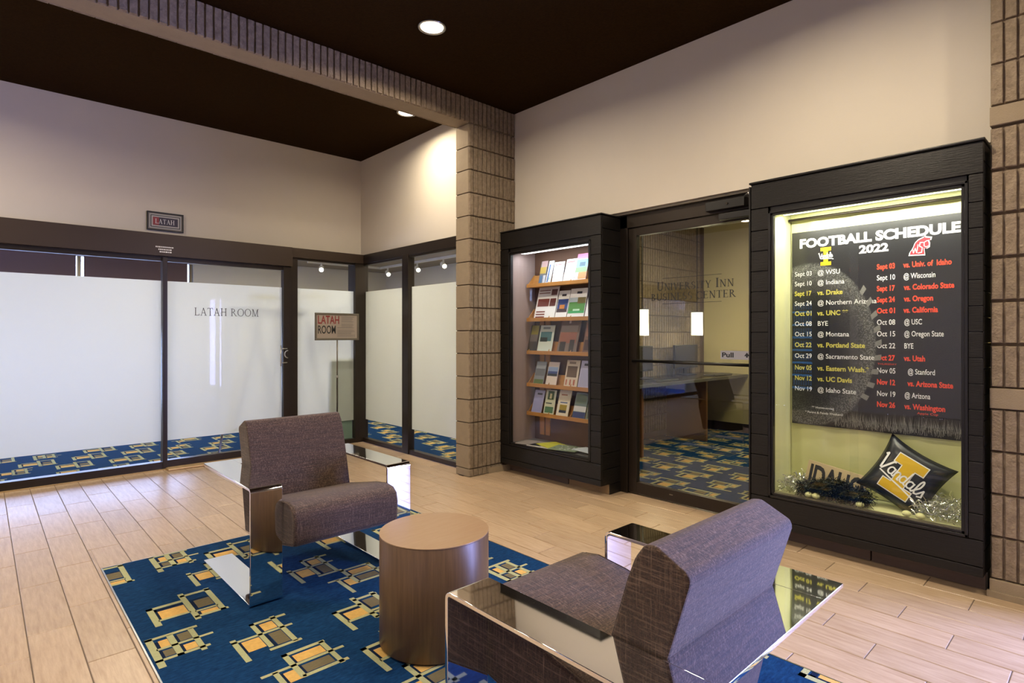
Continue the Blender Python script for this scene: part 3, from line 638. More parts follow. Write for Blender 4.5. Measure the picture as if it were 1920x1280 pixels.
polys('lettering', serif('University Inn', 0.066, 0.62, small=.8, W=.13, T=.07), (3.8215, 2.470, 1.600), '-X', m_ink, door2)
polys('lettering', serif('BUSINESS CENTER', 0.053, 0.685, W=.13, T=.07), (3.8215, 2.521, 1.525), '-X', m_ink, door2)
polys('lettering_rule', [rc(0, 0, .475, .003)], (3.8215, 2.42, 1.690), '-X', m_ink, door2)
polys('lettering_rule', [rc(0, 0, .475, .003)], (3.8215, 2.42, 1.497), '-X', m_ink, door2)
st = box('pull_sticker', 3.8195, 3.8205, 1.728, 1.952, 1.093, 1.152, m_steel, door2)
text('Pull', .045, (3.8185, 1.943, 1.108), '-X', m_ink, st, width=.085, bold=.0015)
polys('arrow_print', [[(-.02, 0), (.02, 0), (0, .024)], rc(-.006, -.01, .006, 0)], (3.8185, 1.762, 1.118), '-X', m_ink, st)
polys('hinge_label', [rc(0, 0, .03, .008)], (3.8025, 2.35, .06), '-X', m_alu, door2)
cl = empty('door_closer'); cl.parent = door2
box('closer_body', 3.73, 3.80, 1.74, 2.02, 2.125, 2.19, m_blackv, cl, .004)
box('closer_rail', 3.745, 3.803, 1.70, 1.93, 2.055, 2.10, m_blackv, cl, .004)
MB().tube([(3.735, 1.74, 2.185), (3.71, 1.70, 2.2), (3.72, 1.675, 2.15), (3.75, 1.70, 2.11)], .008).build('closer_arm', m_steel, cl, smooth=True)
MB().tube([(3.728, 1.86, 2.158), (3.722, 1.86, 2.158)], .008).build('closer_screw', m_bronze, cl)

# ================================================================ DISPLAY CASES
def case(label, y0, y1, oy0, oy1, z0, z1, oz0, oz1, depth, lining, floorlin):
    c = thing('display_case', label, 'display case')
    X = 3.54; P = .126
    # full-width planks: one at the top, two at the bottom; short planks left and right of the opening
    zt = oz1+.055; g = .0022
    def plank(a, b, c0, c1): MB().box(X, X+.02, a+g*.5, b-g*.5, c0+g, c1-g).build('plank', m_black, c, .0022, 2)
    plank(y0, y1, zt, z1)
    zs = [z0, z0+.05, z0+.05+P]
    plank(y0, y1, z0, z0+.05); plank(y0, y1, z0+.05, oz0-.03)
    k = oz0-.03
    while k < zt-.01:
        k2 = min(k+P, zt)
        if zt-k2 < .04: k2 = zt
        plank(y0, oy0-.028, k, k2); plank(oy1+.028, y1, k, k2); k = k2
    # side facing the camera side (-Y), planked too
    k = z0
    while k < z1-.01:
        k2 = min(k+P, z1)
        if z1-k2 < .03: k2 = z1
        MB().box(X+.021, 3.808, y0, y0+.018, k+g, k2-g).build('side_plank', m_black, c, .002, 2); k = k2
    # carcass
    b = MB().box(X+.018, 3.80, y0+.016, y0+.03, z0, z1).box(X+.018, 3.80, y1-.03, y1, z0, z1)
    b.box(X+.018, 3.80, y0+.02, y1-.01, z1-.03, z1).box(X+.018, 3.80, y0+.02, y1-.01, z0, z0+.02)
    b.box(X+.015, X+.022, y0+.01, oy0-.02, z0, z1).box(X+.015, X+.022, oy1+.02, y1-.01, z0, z1).box(X+.015, X+.022, y0+.01, y1-.01, z0, oz0-.01).box(X+.015, X+.022, y0+.01, y1-.01, oz1+.02, z1)
    b.build('carcass', m_blackv, c)
    # stepped trim round the glass
    t = MB()
    for (e, x_) in ((.028, X-.004), (.014, X+.004)):
        t.box(x_, x_+.03, oy0-e, oy0-e+.014, oz0-e, oz1+e).box(x_, x_+.03, oy1+e-.014, oy1+e, oz0-e, oz1+e)
        t.box(x_, x_+.03, oy0-e, oy1+e, oz0-e, oz0-e+.014).box(x_, x_+.03, oy0-e, oy1+e, oz1+e-.014, oz1+e)
    t.build('glass_trim', m_blackv, c, .002, 2)
    # recess lining
    xb = X+depth
    box('recess_back', xb, xb+.012, oy0-.05, oy1+.05, oz0-.02, oz1+.06, lining[0], c)
    box('recess_side', X+.03, xb, oy1+.022, oy1+.034, oz0-.02, oz1+.06, lining[1], c)
    box('recess_side', X+.03, xb, oy0-.062, oy0-.05, oz0-.02, oz1+.06, lining[1], c)
    box('recess_top', X+.03, xb, oy0-.05, oy1+.022, oz1+.05, oz1+.06, lining[1], c)
    box('recess_floor', X+.03, xb, oy0-.05, oy1+.022, oz0-.02, oz0-.006, floorlin, c)
    return c, X
c1, X = case('tall black planked brochure case between the block column and the glass door', 2.79, 3.962, 2.922, 3.826, .08, 2.2, .285, 1.99, .34, (m_caseback, m_caseside), m_plastg)
box('pane', 3.556, 3.560, 2.922, 3.826, .285, 1.99, m_glassc, c1)
box('plinth', 3.646, 3.80, 3.22, 3.96, 0, .08, m_plinth2, c1, .003); box('plinth', 3.646, 3.80, 2.795, 3.212, 0, .08, m_plinth, c1, .003)
box('side_skirt', 3.65, 3.808, 2.788, 2.80, 0, .08, m_blackv, c1)
box('cap_moulding', 3.53, 3.81, 2.78, 3.962, 2.2, 2.212, m_blackv, c1, .004)
MB().box(3.58, 3.72, 2.90, 3.82, 2.022, 2.038).build('light_housing', m_alu, c1)
box('light_diffuser', 3.60, 3.70, 2.90, 3.80, 2.004, 2.022, m_tube, c1, .006)
c2, X = case('large black planked trophy case with a lit football poster, next to the pilaster', .474, 1.608, .560, 1.473, .09, 2.2, .300, 1.99, .33, (m_satin, m_satin), m_satin)
box('pane', 3.556, 3.560, 1.015, 1.473, .300, 1.99, m_glassc, c2); box('pane', 3.566, 3.570, .560, 1.06, .300, 1.99, m_glassc, c2)
box('plinth', 3.648, 3.80, .98, 1.60, 0, .09, m_plinth2, c2, .003); box('plinth', 3.648, 3.80, .478, .974, 0, .09, m_plinth2, c2, .003)
box('side_skirt', 3.65, 3.808, .472, .484, 0, .09, m_blackv, c2)
box('cap_moulding', 3.53, 3.81, .466, 1.618, 2.2, 2.214, m_blackv, c2, .005)
box('sliding_track', 3.55, 3.59, .56, 1.473, .285, .302, m_alu, c2); 
MB().box(3.58, 3.70, .53, 1.47, 2.022, 2.038).build('light_housing', m_alu, c2)
box('light_diffuser', 3.60, 3.68, .54, 1.46, 2.004, 2.022, m_tubey, c2, .006)
# satin drapery in the big case: gathered sheets at back, left and floor
def drape(x0, y0, x1, y1, z0, z1, n, amp, nz=14, seed=1):
    r = random.Random(seed); mb = MB(); ph = r.random()*6
    dx, dy = x1-x0, y1-y0; L_ = math.hypot(dx, dy); nx, ny = -dy/L_, dx/L_
    for j in range(nz+1):
        z = z0+(z1-z0)*j/nz
        for i in range(n+1):
            t = i/n; a = amp*(math.sin(t*L_*24+ph+.6*math.sin(z*3))+.5*math.sin(t*L_*51+z*2.2))*(.35+.65*abs(j/nz-.45))
            mb.v.append((x0+dx*t+nx*a, y0+dy*t+ny*a, z))
    for j in range(nz):
        for i in range(n):
            q = j*(n+1)+i; mb.f.append((q, q+1, q+n+2, q+n+1)); mb.m.append(0)
    return mb
drape(3.858, 1.485, 3.858, .52, .30, 2.03, 80, .006).build('satin_drape', m_satin, c2, smooth=True)
drape(3.585, 1.484, 3.858, 1.488, .30, 2.03, 24, .006, seed=4).build('satin_drape', m_satin, c2, smooth=True)
MB().tube([(3.80, .52, 1.992), (3.80, 1.48, 1.992)], .009).build('curtain_rod', m_bronze, c2, smooth=True)
# poster
PX_, K_ = 3.842, .9557      # sheet plane and print scale
py = lambda a: 1.4766-(1.545-a)*K_
pz = lambda b: .696+(b-.670)*K_
poster = tag(box('poster', PX_, PX_+.003, py(.552), py(1.545), pz(.670), pz(1.948), m_poster), 'black football schedule poster hanging in the big lit case', 'poster')
f_ = PX_-.001
text('FOOTBALL SCHEDULE', .080*K_, (f_, py(1.497), pz(1.842)), '-X', m_white, poster, width=.858*K_, bold=.0034)
text('2022', .066*K_, (f_, py(1.142), pz(1.772)), '-X', m_white, poster, width=.158*K_, bold=.0025)
SL, SR = .585, .63
rows = [('Sept 03', '@ WSU', 1.655, 0), ('Sept 10', '@ Indiana', 1.590, 0), ('Sept 17', 'vs. Drake', 1.524, 1), ('Sept 24', '@ Northern Arizona', 1.458, 0), ('Oct 01', 'vs. UNC **', 1.391, 1), ('Oct 08', 'BYE', 1.323, 0), ('Oct 15', '@ Montana', 1.254, 0), ('Oct 22', 'vs. Portland State', 1.183, 1), ('Oct 29', '@ Sacramento State', 1.110, 0), ('Nov 05', 'vs. Eastern Wash.*', 1.032, 1), ('Nov 12', 'vs. UC Davis', .962, 1), ('Nov 19', '@ Idaho State', .892, 0)]
for a, b, z, hi in rows:
    m = m_yel if hi else m_white; bo = .0012 if hi else .0002
    text(a, .043*K_, (f_, py(1.527), pz(z)), '-X', m, poster, width=.106*K_, bold=bo); text(b, .043*K_, (f_, py(1.385), pz(z)), '-X', m, poster, bold=bo, scx=.907)
rows = [('Sept 03', 'vs. Univ. of  Idaho', 1.663, 1, .908), ('Sept 10', '@ Wisconsin', 1.596, 0, .908), ('Sept 17', 'vs. Colorado State', 1.530, 1, .905), ('Sept 24', 'vs. Oregon', 1.462, 1, .905), ('Oct 01', 'vs. California', 1.395, 1, .907), ('Oct 08', '@ USC', 1.325, 0, .905), ('Oct 15', '@ Oregon State', 1.255, 0, .905), ('Oct 22', 'BYE', 1.183, 0, .905), ('Oct 27', 'vs. Utah', 1.110, 1, .905), ('Nov 05', '@ Stanford', 1.032, 0, .887), ('Nov 12', 'vs. Arizona State', .962, 1, .887), ('Nov 19', '@ Arizona', .892, 0, .903), ('Nov 26', 'vs. Washington', .826, 1, .903)]
for a, b, z, hi, u in rows:
    m = m_red if hi else m_white; bo = .0014 if hi else .0003
    text(a, .045*K_, (f_, py(1.046), pz(z)), '-X', m, poster, width=.095*K_, bold=bo); text(b, .045*K_, (f_, py(u), pz(z)), '-X', m, poster, bold=bo, scx=SR*(1.12 if hi else 1))
text('THURSDAY', .014*K_, (f_, py(1.042), pz(1.082)), '-X', m_red, poster, width=.1*K_); text('Apple Cup', .018*K_, (f_, py(.84), pz(.800)), '-X', m_red, poster, width=.1*K_)
text('** Homecoming', .02*K_, (f_, py(1.42), pz(.782)), '-X', m_white, poster, width=.135*K_); text('* Parent & Family Weekend', .02*K_, (f_, py(1.46), pz(.748)), '-X', m_white, poster, width=.225*K_)
# block I with script on the poster
def blockI(s): return [rc(-.27*s, .30*s, .27*s, .5*s), rc(-.27*s, -.5*s, .27*s, -.3*s), rc(-.12*s, -.31*s, .12*s, .31*s)]
polys('emblem', [(p, 0) for p in blockI(.112)], (f_, py(1.334), pz(1.772)), '-X', m_gold, poster, d=.0005)
polys('script_lettering', [[((u-2.1)*.0185, (v-.5)*.022) for u, v in p] for p in script_vandals(.2)], (f_, py(1.334), pz(1.774)), '-X', m_white, poster, d=.0012, rot=.06)
# cougar-head emblem built of the letters W S U
co = (f_, py(.878), pz(1.728))
outline = [(-.005, .0), (.0, .022), (.018, .05), (.03, .085), (.05, .108), (.085, .125), (.09, .135), (.096, .124), (.128, .118), (.125, .098), (.112, .094), (.118, .078), (.116, .05), (.1, .04), (.085, .045), (.088, .02), (.09, -.004), (.05, -.002), (.02, 0)]
outline = [(u*.82, v*.82) for u, v in outline]
polys('emblem', [outline], co, '-X', m_white, poster, d=.0004)
cx_, cy_ = .048, .049
polys('emblem_fill', [[(cx_+(u-cx_)*.88, cy_+(v-cy_)*.88) for u, v in outline]], co, '-X', m_crim, poster, d=.0010)
SC = lambda p, w: stroke([(u*.82, v*.82) for u, v in p], w*.6)
polys('emblem_letters', SC([(.018, .05), (.024, .018), (.034, .05), (.042, .018), (.05, .072)], .006)+SC([(.078, .085), (.062, .085), (.058, .062), (.074, .05), (.07, .018), (.05, .016)], .007)+SC([(.112, .095), (.098, .093), (.084, .084), (.084, .06), (.096, .052), (.108, .058)], .006), co, '-X', m_white, poster, d=.0016)
# laces of the printed football and the grass blades along the foot
lc = []
for i in range(9):
    a = math.radians(-38+i*9.2); r0, r1 = .965, 1.06
    e = lambda r, t: (1.43-1.43+(.385*r)*math.cos(t), .54*r*math.sin(t))
    p, q = e(.93, a), e(1.02, a+.025); p2, q2 = e(.93, a+.06), e(1.02, a+.085)
    lc += [[p, q, q2, p2]]
for l_ in lc: polys('lace_print', [l_], (f_, py(1.43), pz(1.20)), '-X', m_grayprint, poster, d=.0003)
gb = []; rr = random.Random(5)
for i in range(420):
    u = rr.uniform(.25, .99); base = rr.uniform(.0, .05); hgt = rr.uniform(.01, .035)+.02*(u > .3); l = rr.uniform(-.012, .012)
    wz = rr.uniform(.0015, .004); gb.append([(u, base+.002), (min(u+wz, .992), base+.002), (min(max(u+l, 0), .992), base+hgt+.03*rr.random())])
o = polys('grass_print', gb, (f_, py(1.545), pz(.672)), '-X', m_grayprint, poster, d=.0003); o['kind'] = 'stuff'
# cushion
def cushion(name, s, th, m):
    n = 16; mb = MB()
    def P(i, j, sd):
        u, v = 2*i/n-1, 2*j/n-1
        k = 1-.10*(1-u*u)*(abs(v)**3) if True else 1
        x = u*s*(1-.14*(1-v*v)**1 * 0)*(1-.12*(1-v*v)); y = v*s*(1-.12*(1-u*u))
        z = sd*th*((1-u**4)*(1-v**4))**.6
        return (x, y, z)
    for sd in (1, -1):
        b = len(mb.v)
        for j in range(n+1):
            for i in range(n+1): mb.v.append(P(i, j, sd))
        for j in range(n):
            for i in range(n): q = b+j*(n+1)+i; mb.f.append((q, q+1, q+n+2, q+n+1)); mb.m.append(0)
    me = mb.mesh(name, m); bm = bmesh.new(); bm.from_mesh(me); bmesh.ops.remove_doubles(bm, verts=bm.verts, dist=.0005); bmesh.ops.recalc_face_normals(bm, faces=bm.faces); bm.to_mesh(me); bm.free()
    for p in me.polygons: p.use_smooth = True
    return me
cu = tag(link('cushion', cushion('cushion', .175, .045, m_cube)), 'dark satin cushion with a gold letter I and white script, leaning in the lit case', 'cushion')
# local x right, y up, z out of face; face toward -X, leaning back and rolled
Mr = Matrix(((0, 0, -1), (-1, 0, 0), (0, 1, 0))).to_4x4() @ Matrix.Rotation(math.radians(-14), 4, 'X') @ Matrix.Rotation(math.radians(-28), 4, 'Z')
cu.matrix_world = Matrix.Translation((3.755, .842, .474)) @ Mr
def local_polys(name, pl, m, par, z, warp):
    mb = MB()
    for k, p in enumerate(pl):
        mb.face([(u, v, warp(u, v)+z) for u, v in p])
    o = D.objects.new(name, mb.mesh(name, m)); COL.objects.link(o); o.parent = par; return o
def warp(u, v): 
    a, b = min(abs(u)/.165, .98), min(abs(v)/.165, .98); return .045*((1-a**4)*(1-b**4))**.6
def subd(pl, n=4):
    out = []
    for p in pl:
        if len(p) != 4: out.append(p); continue
        a, b, c, d = [Vector(q) for q in p]
        for i in range(n):
            for j in range(n):
                g = lambda s, t: tuple((a*(1-s)+b*s)*(1-t)+(d*(1-s)+c*s)*t)
                out.append([g(i/n, j/n), g((i+1)/n, j/n), g((i+1)/n, (j+1)/n), g(i/n, (j+1)/n)])
    return out
sc = lambda pl, e: [[(u*e[0], v*e[1]) for u, v in p] for p in pl]
bigI = lambda g: [rc(-.075-g, .055-g, .075+g, .105+g), rc(-.075-g, -.105-g, .075+g, -.055+g), rc(-.032-g, -.06, .032+g, .06)]
local_polys('emblem_outline', subd(bigI(.005), 5), m_white, cu, .0015, warp)
local_polys('emblem', subd(bigI(0), 5), m_gold, cu, .0028, warp)
local_polys('script_lettering', [[((u-2.2)*.062, (v-.5)*.062-.005) for u, v in p] for p in [[(2.2+(a-2.2)*math.cos(.14)+(b-.5)*math.sin(.14), .5-(a-2.2)*math.sin(.14)+(b-.5)*math.cos(.14)) for a, b in q] for q in script_vandals(.13)]], m_white, cu, .0045, warp)
# IDAHO plaque
ida = tag(box('name_plaque', -.006, .006, -.165, .165, -.075, .075, mat('tan_plaque', srgb(196, 176, 136), .5)), 'small tan plaque reading IDAHO half buried in black tinsel', 'sign')
text('IDAHO', .155, (-.0065, .150, -.055), '-X', m_ink, ida, width=.30, bold=.006)
ida.rotation_euler = (math.radians(9), math.radians(8), 0); ida.location = (3.745, 1.19, .395)
# tinsel
def tinsel(name, label, ya, yb, m, n, xr=(3.62, 3.82), zb=.30, hh=.07, seed=1):
    r = random.Random(seed); mb = MB()
    for i in range(n):
        t = r.random(); y = ya+(yb-ya)*t; x = r.uniform(*xr); z = zb+hh*r.random()*(1-.4*abs(2*t-1))
        l = r.uniform(.015, .045); d = Vector((r.uniform(-1, 1), r.uniform(-1, 1), r.uniform(-.6, 1))).normalized()*l
        wv_ = d.cross(Vector((r.uniform(-1, 1), r.uniform(-1, 1), r.uniform(-1, 1)))).normalized()*.0016
        a = Vector((x, y, z)); b = a+d*.5+Vector((0, 0, .006)); c = a+d
        mb.face([a-wv_, a+wv_, b+wv_, b-wv_]); mb.face([b-wv_, b+wv_, c+wv_, c-wv_])
    o = mb.build(name, m); o['kind'] = 'stuff'; return tag(o, label, 'tinsel')
tinsel('silver_tinsel', 'silver tinsel heaped in the left corner of the lit case', 1.47, 1.30, m_tinsel, 1100, seed=1, hh=.10)
tinsel('black_tinsel', 'black tinsel garland lying in front of the small plaque', 1.36, .99, m_tinselb, 3800, xr=(3.60, 3.735), seed=2, hh=.105)
tinsel('silver_tinsel', 'silver tinsel heaped at the right of the dark cushion', .78, .54, m_tinsel, 1700, seed=3, hh=.10)
rr = random.Random(8)
for i, (y, lab) in enumerate([(1.29, 'cream ball beside the silver tinsel at the case floor'), (1.25, 'cream ball in front of the black tinsel, second from left'), (1.02, 'cream ball in front of the black tinsel near the cushion'), (.80, 'cream ball lying at the foot of the dark cushion'), (.74, 'small cream ball half under the right silver tinsel')]):
    mb = MB(); mb.lathe(3.605, y, [(0.001, .3)]+[(.022*math.sin(a*PI/8), .316-.016*math.cos(a*PI/8)) for a in range(1, 8)]+[(.001, .332)], 16)
    tag(mb.build('ornament_ball', m_satin, smooth=True), lab, 'ornament', 'balls on the floor of the lit case')

# ---- brochure shelves
SH = [1.722, 1.407, 1.105, .805, .540]
for s_i, z in enumerate(SH):
    sh = empty('shelf'); sh.parent = c1
    MB().box(3.745, 3.872, 2.875, 3.822, z-.018, z-.006).box(3.742, 3.750, 2.875, 3.822, z-.022, z+.012).build('shelf_board', m_shelf, sh, .0015)
    for y in (3.815, 3.56, 3.30, 3.05):
        MB().prism([(3.752, z), (3.865, z), (3.865, z+.10), (3.84, z+.10)], 'y', y, y+.006).build('divider', m_shelf, sh)
    MB().prism([(3.812, z-.006), (3.822, z-.006), (3.850, z+.095), (3.840, z+.095)], 'y', 2.88, 3.82).build('back_rest_board', m_shelf, sh)
for y in (3.74, 3.665): box('upright', 3.862, 3.876, y-.028, y+.028, .33, 1.80, m_shelf, c1, .002)
def col(c): 
    k = 'paper_%d_%d_%d' % c
    return MATS.get(k) or mat(k, srgb(*c), .5)
# (y left, y right, shelf, height, [(v0,v1,u0,u1,colour)...] , label); u, v are fractions of the sheet
W_ = (226, 228, 232)
BR = [
 (3.700, 3.617, 0, .225, [(0, 1, 0, 1, (96, 92, 90)), (.48, .75, 0, .9, (150, 124, 40)), (.75, 1, .1, 1, (150, 120, 120)), (.08, .4, .1, .5, (60, 90, 120)), (.02, .4, .6, 1, (170, 170, 176))], 'brochure with a golden field photo, top shelf far left'),
 (3.610, 3.550, 0, .22, [(0, 1, 0, 1, W_), (.1, .85, .15, .5, (70, 96, 140)), (.2, .3, .5, .8, (150, 180, 150))], 'narrow white brochure with blue lettering band, top shelf'),
 (3.530, 3.405, 0, .20, [(0, 1, 0, 1, W_), (.86, .9, .1, .8, (180, 90, 90))], 'plain white rack card, left of the two on the top shelf'),
 (3.398, 3.275, 0, .215, [(0, 1, 0, 1, W_), (.86, .9, .1, .8, (180, 90, 90))], 'plain white rack card next to the colourful one, top shelf'),
 (3.268, 3.140, 0, .25, [(0, 1, 0, 1, (224, 210, 220)), (.82, 1, 0, 1, (226, 130, 170)), (.52, .8, 0, 1, (120, 190, 214)), (.34, .52, 0, 1, (120, 160, 110)), (.1, .34, .3, 1, (232, 130, 80)), (.55, .7, .3, .8, (60, 90, 110))], 'colourful brochure in pink, blue and orange, top shelf right end'),
 (3.755, 3.500, 1, .30, [(0, 1, 0, 1, W_), (.40, .64, .06, .62, (116, 52, 44)), (.40, .64, .66, .94, (96, 44, 40)), (.74, .92, .66, .94, (90, 54, 46)), (.06, .1, .06, .5, (120, 60, 56)), (.14, .18, .06, .5, (120, 60, 56)), (.22, .26, .06, .5, (120, 60, 56)), (.8, .83, .06, .6, (130, 90, 84)), (.88, .91, .06, .6, (130, 90, 84))], 'large white flyer with maroon panels on the second shelf'),
 (3.492, 3.360, 1, .255, [(0, 1, 0, 1, W_), (.24, .70, .04, .96, (36, 60, 124)), (.34, .5, .25, .7, (190, 120, 50)), (.24, .36, .04, .96, (60, 44, 50)), (.8, .88, .3, .7, (60, 60, 70))], 'brochure with an orange lit building against blue dusk, second shelf'),
 (3.350, 3.160, 1, .265, [(0, 1, 0, 1, W_), (.18, .66, .02, .98, (74, 130, 60)), (.5, .70, .5, .98, (110, 100, 44)), (.55, .7, .02, .5, (170, 186, 200)), (.18, .26, .02, .98, (54, 150, 90)), (.26, .32, .3, .7, (180, 214, 190)), (.82, .9, .4, .7, (60, 60, 70))], 'wide brochure with a green golf course photo, second shelf'),
 (3.150, 3.05, 1, .285, [(0, 1, 0, 1, W_), (.5, .8, .1, .9, (180, 180, 190))], 'white leaflet cut by the right edge of the case, second shelf'),
 (3.842, 3.728, 2, .25, [(0, 1, 0, 1, (60, 52, 44)), (.62, 1, .1, .9, (130, 120, 30)), (.4, .66, .1, .9, (104, 92, 84)), (.0, .4, .7, .9, (40, 36, 34))], 'dark brochure with a yellow upper photo, third shelf far left'),
 (3.715, 3.535, 2, .25, [(0, 1, 0, 1, (196, 206, 200)), (.42, .76, .08, .86, (60, 104, 110)), (.4, .56, .1, .6, (30, 40, 40)), (.86, .94, .2, .7, (120, 130, 140))], 'pale blue-green brochure with a lake photo, third shelf'),
 (3.470, 3.245, 2, .30, [(0, 1, 0, 1, (120, 104, 96)), (.6, .82, .04, .9, (150, 138, 130)), (.3, .62, .04, .9, (142, 92, 76)), (.06, .34, .1, .4, (54, 50, 50)), (.06, .4, .6, .84, (60, 54, 50)), (.88, .96, .4, .5, (200, 190, 180))], 'stack of brown street-photo magazines on the third shelf'),
 (3.175, 3.06, 2, .30, [(0, 1, 0, 1, (120, 90, 76)), (.5, .9, .1, .9, (150, 104, 84)), (.1, .4, .1, .9, (70, 50, 46))], 'brown photo brochure cut by the right edge, third shelf'),
 (3.765, 3.640, 3, .215, [(0, 1, 0, 1, (128, 134, 140)), (.04, .25, .04, .96, (90, 110, 60)), (.4, .7, .04, .96, (104, 106, 112)), (.7, .96, .04, .96, (150, 156, 166))], 'grey misty landscape brochure, fourth shelf far left'),
 (3.608, 3.480, 3, .215, [(0, 1, 0, 1, (214, 202, 196)), (.42, .8, .04, .96, (60, 74, 128)), (.62, .8, .04, .96, (130, 150, 190)), (.42, .52, .04, .96, (40, 44, 50))], 'cream brochure with a blue mountain photo, fourth shelf'),
 (3.385, 3.235, 3, .24, [(0, 1, 0, 1, (206, 192, 176)), (.38, .78, .1, .86, (104, 84, 70)), (.1, .3, .1, .2, (170, 90, 70)), (.1, .3, .4, .5, (170, 90, 70)), (.1, .3, .68, .8, (170, 90, 70)), (.86, .94, .2, .7, (130, 110, 100))], 'cream rack card with a brown group photo, fourth shelf'),
 (3.228, 3.085, 3, .24, [(0, 1, 0, 1, (176, 174, 206)), (.82, .9, .25, .8, (60, 60, 80)), (.1, .7, .1, .9, (164, 164, 200))], 'lavender rack card on the fourth shelf'),
 (3.080, 3.03, 3, .22, [(0, 1, 0, 1, (80, 60, 66))], 'dark narrow brochure at the right edge, fourth shelf'),
 (3.790, 3.665, 4, .215, [(0, 1, 0, 1, (160, 160, 200)), (.8, .88, .3, .8, (70, 70, 90)), (.1, .7, .1, .9, (148, 150, 196))], 'lavender rack card at the left of the bottom shelf'),
 (3.635, 3.510, 4, .225, [(0, 1, 0, 1, (198, 200, 176)), (.62, .96, .2, .8, (60, 84, 50)), (.1, .34, .1, .9, (80, 116, 84)), (.45, .5, .1, .7, (80, 90, 90)), (.66, .86, .4, .6, (200, 196, 150))], 'cream brochure with green garden photos, bottom shelf'),
 (3.480, 3.340, 4, .235, [(0, 1, 0, 1, (214, 206, 190)), (.16, .46, .2, .8, (150, 130, 40)), (.16, .26, .2, .8, (40, 50, 70)), (.52, .56, .2, .8, (70, 90, 140)), (.8, .85, .2, .7, (160, 110, 90))], 'cream brochure with a small yellow photo, bottom shelf'),
 (3.290, 3.150, 4, .225, [(0, 1, 0, 1, (112, 128, 130)), (.3, .5, .02, .98, (206, 208, 214)), (.04, .28, .02, .98, (50, 66, 120)), (.6, .95, .1, .9, (108, 124, 112))], 'brochure with a blue band under a grey-green photo, bottom shelf'),
 (3.140, 3.03, 4, .19, [(0, 1, 0, 1, (134, 140, 126)), (.1, .4, .1, .9, (90, 100, 90))], 'grey-green brochure at the right edge of the bottom shelf'),
]
for (ya, yb, s_i, h_, pan, lab) in BR:
    z = SH[s_i]-.005; w_ = ya-yb; t = thing('brochure', lab, 'brochure', 'brochures on the case shelves')
    tilt = .045 + .02*random.random()
    sk = random.uniform(-.012, .012)
    def P(u, v, d): return (3.768+tilt*v*h_/.22-d, ya-u*w_+sk*v, z+v*h_)
    mb = MB(); th = .012 if 'stack' in lab else .005
    mb.face([P(0, 0, 0), P(1, 0, 0), P(1, 1, 0), P(0, 1, 0)])
    pg = MB(); pg.v = [P(u, v, d) for d in (0, -th) for (u, v) in ((0, 0), (1, 0), (1, 1), (0, 1))]
    pg.f = [(0, 1, 2, 3), (7, 6, 5, 4), (0, 4, 5, 1), (1, 5, 6, 2), (2, 6, 7, 3), (3, 7, 4, 0)]; pg.m = [0]*6
    pg.build('pages', [m_paper if pan[0][4] == W_ else col(pan[0][4])], t)
    mats = []; cv = MB()
    for i, (v0, v1, u0, u1, c) in enumerate(pan):
        mats.append(m_paper if c == W_ else col(c)); d = .0006+i*.0002
        cv.face([P(u0, v0, d), P(u1, v0, d), P(u1, v1, d), P(u0, v1, d)], i)
    cv.build('cover_print', mats, t)
for i, (x, y, a, c, lab, sx, sy) in enumerate([(3.67, 3.66, .2, (150, 140, 136), 'grey magazine lying at the left on the floor of the brochure case', .2, .27), (3.70, 3.44, -.3, (196, 196, 60), 'yellow-green magazine lying on the floor of the brochure case', .2, .27), (3.66, 3.25, .25, (120, 136, 110), 'green photo magazine lying beside the yellow one', .2, .26), (3.70, 3.06, -.15, (206, 214, 220), 'white leaflet lying at the right on the floor of the brochure case', .15, .2), (3.64, 3.52, .1, (190, 184, 176), 'cream magazine under the yellow-green one', .16, .24)]):
    zz = .281+.007*i if i < 4 else .281
    mb = MB().box(-sx/2, sx/2, -sy/2, sy/2, 0, .006); o = mb.build('magazine', [col(c)], bevel=.001)
    o.location = (x, y, zz); o.rotation_euler = (0, 0, a); tag(o, lab, 'magazine', 'magazines on the floor of the brochure case')
    if i == 2:
        pr = MB(); rr = random.Random(4)
        for k in range(30):
            u, v = rr.uniform(-.08, .07), rr.uniform(-.11, .1); pr.face([(u, v, .0065), (u+.015, v+.003, .0065), (u+.013, v+.02, .0065), (u-.002, v+.016, .0065)], k % 2)
        pr.build('cover_print', [m_paper, m_ink], o)

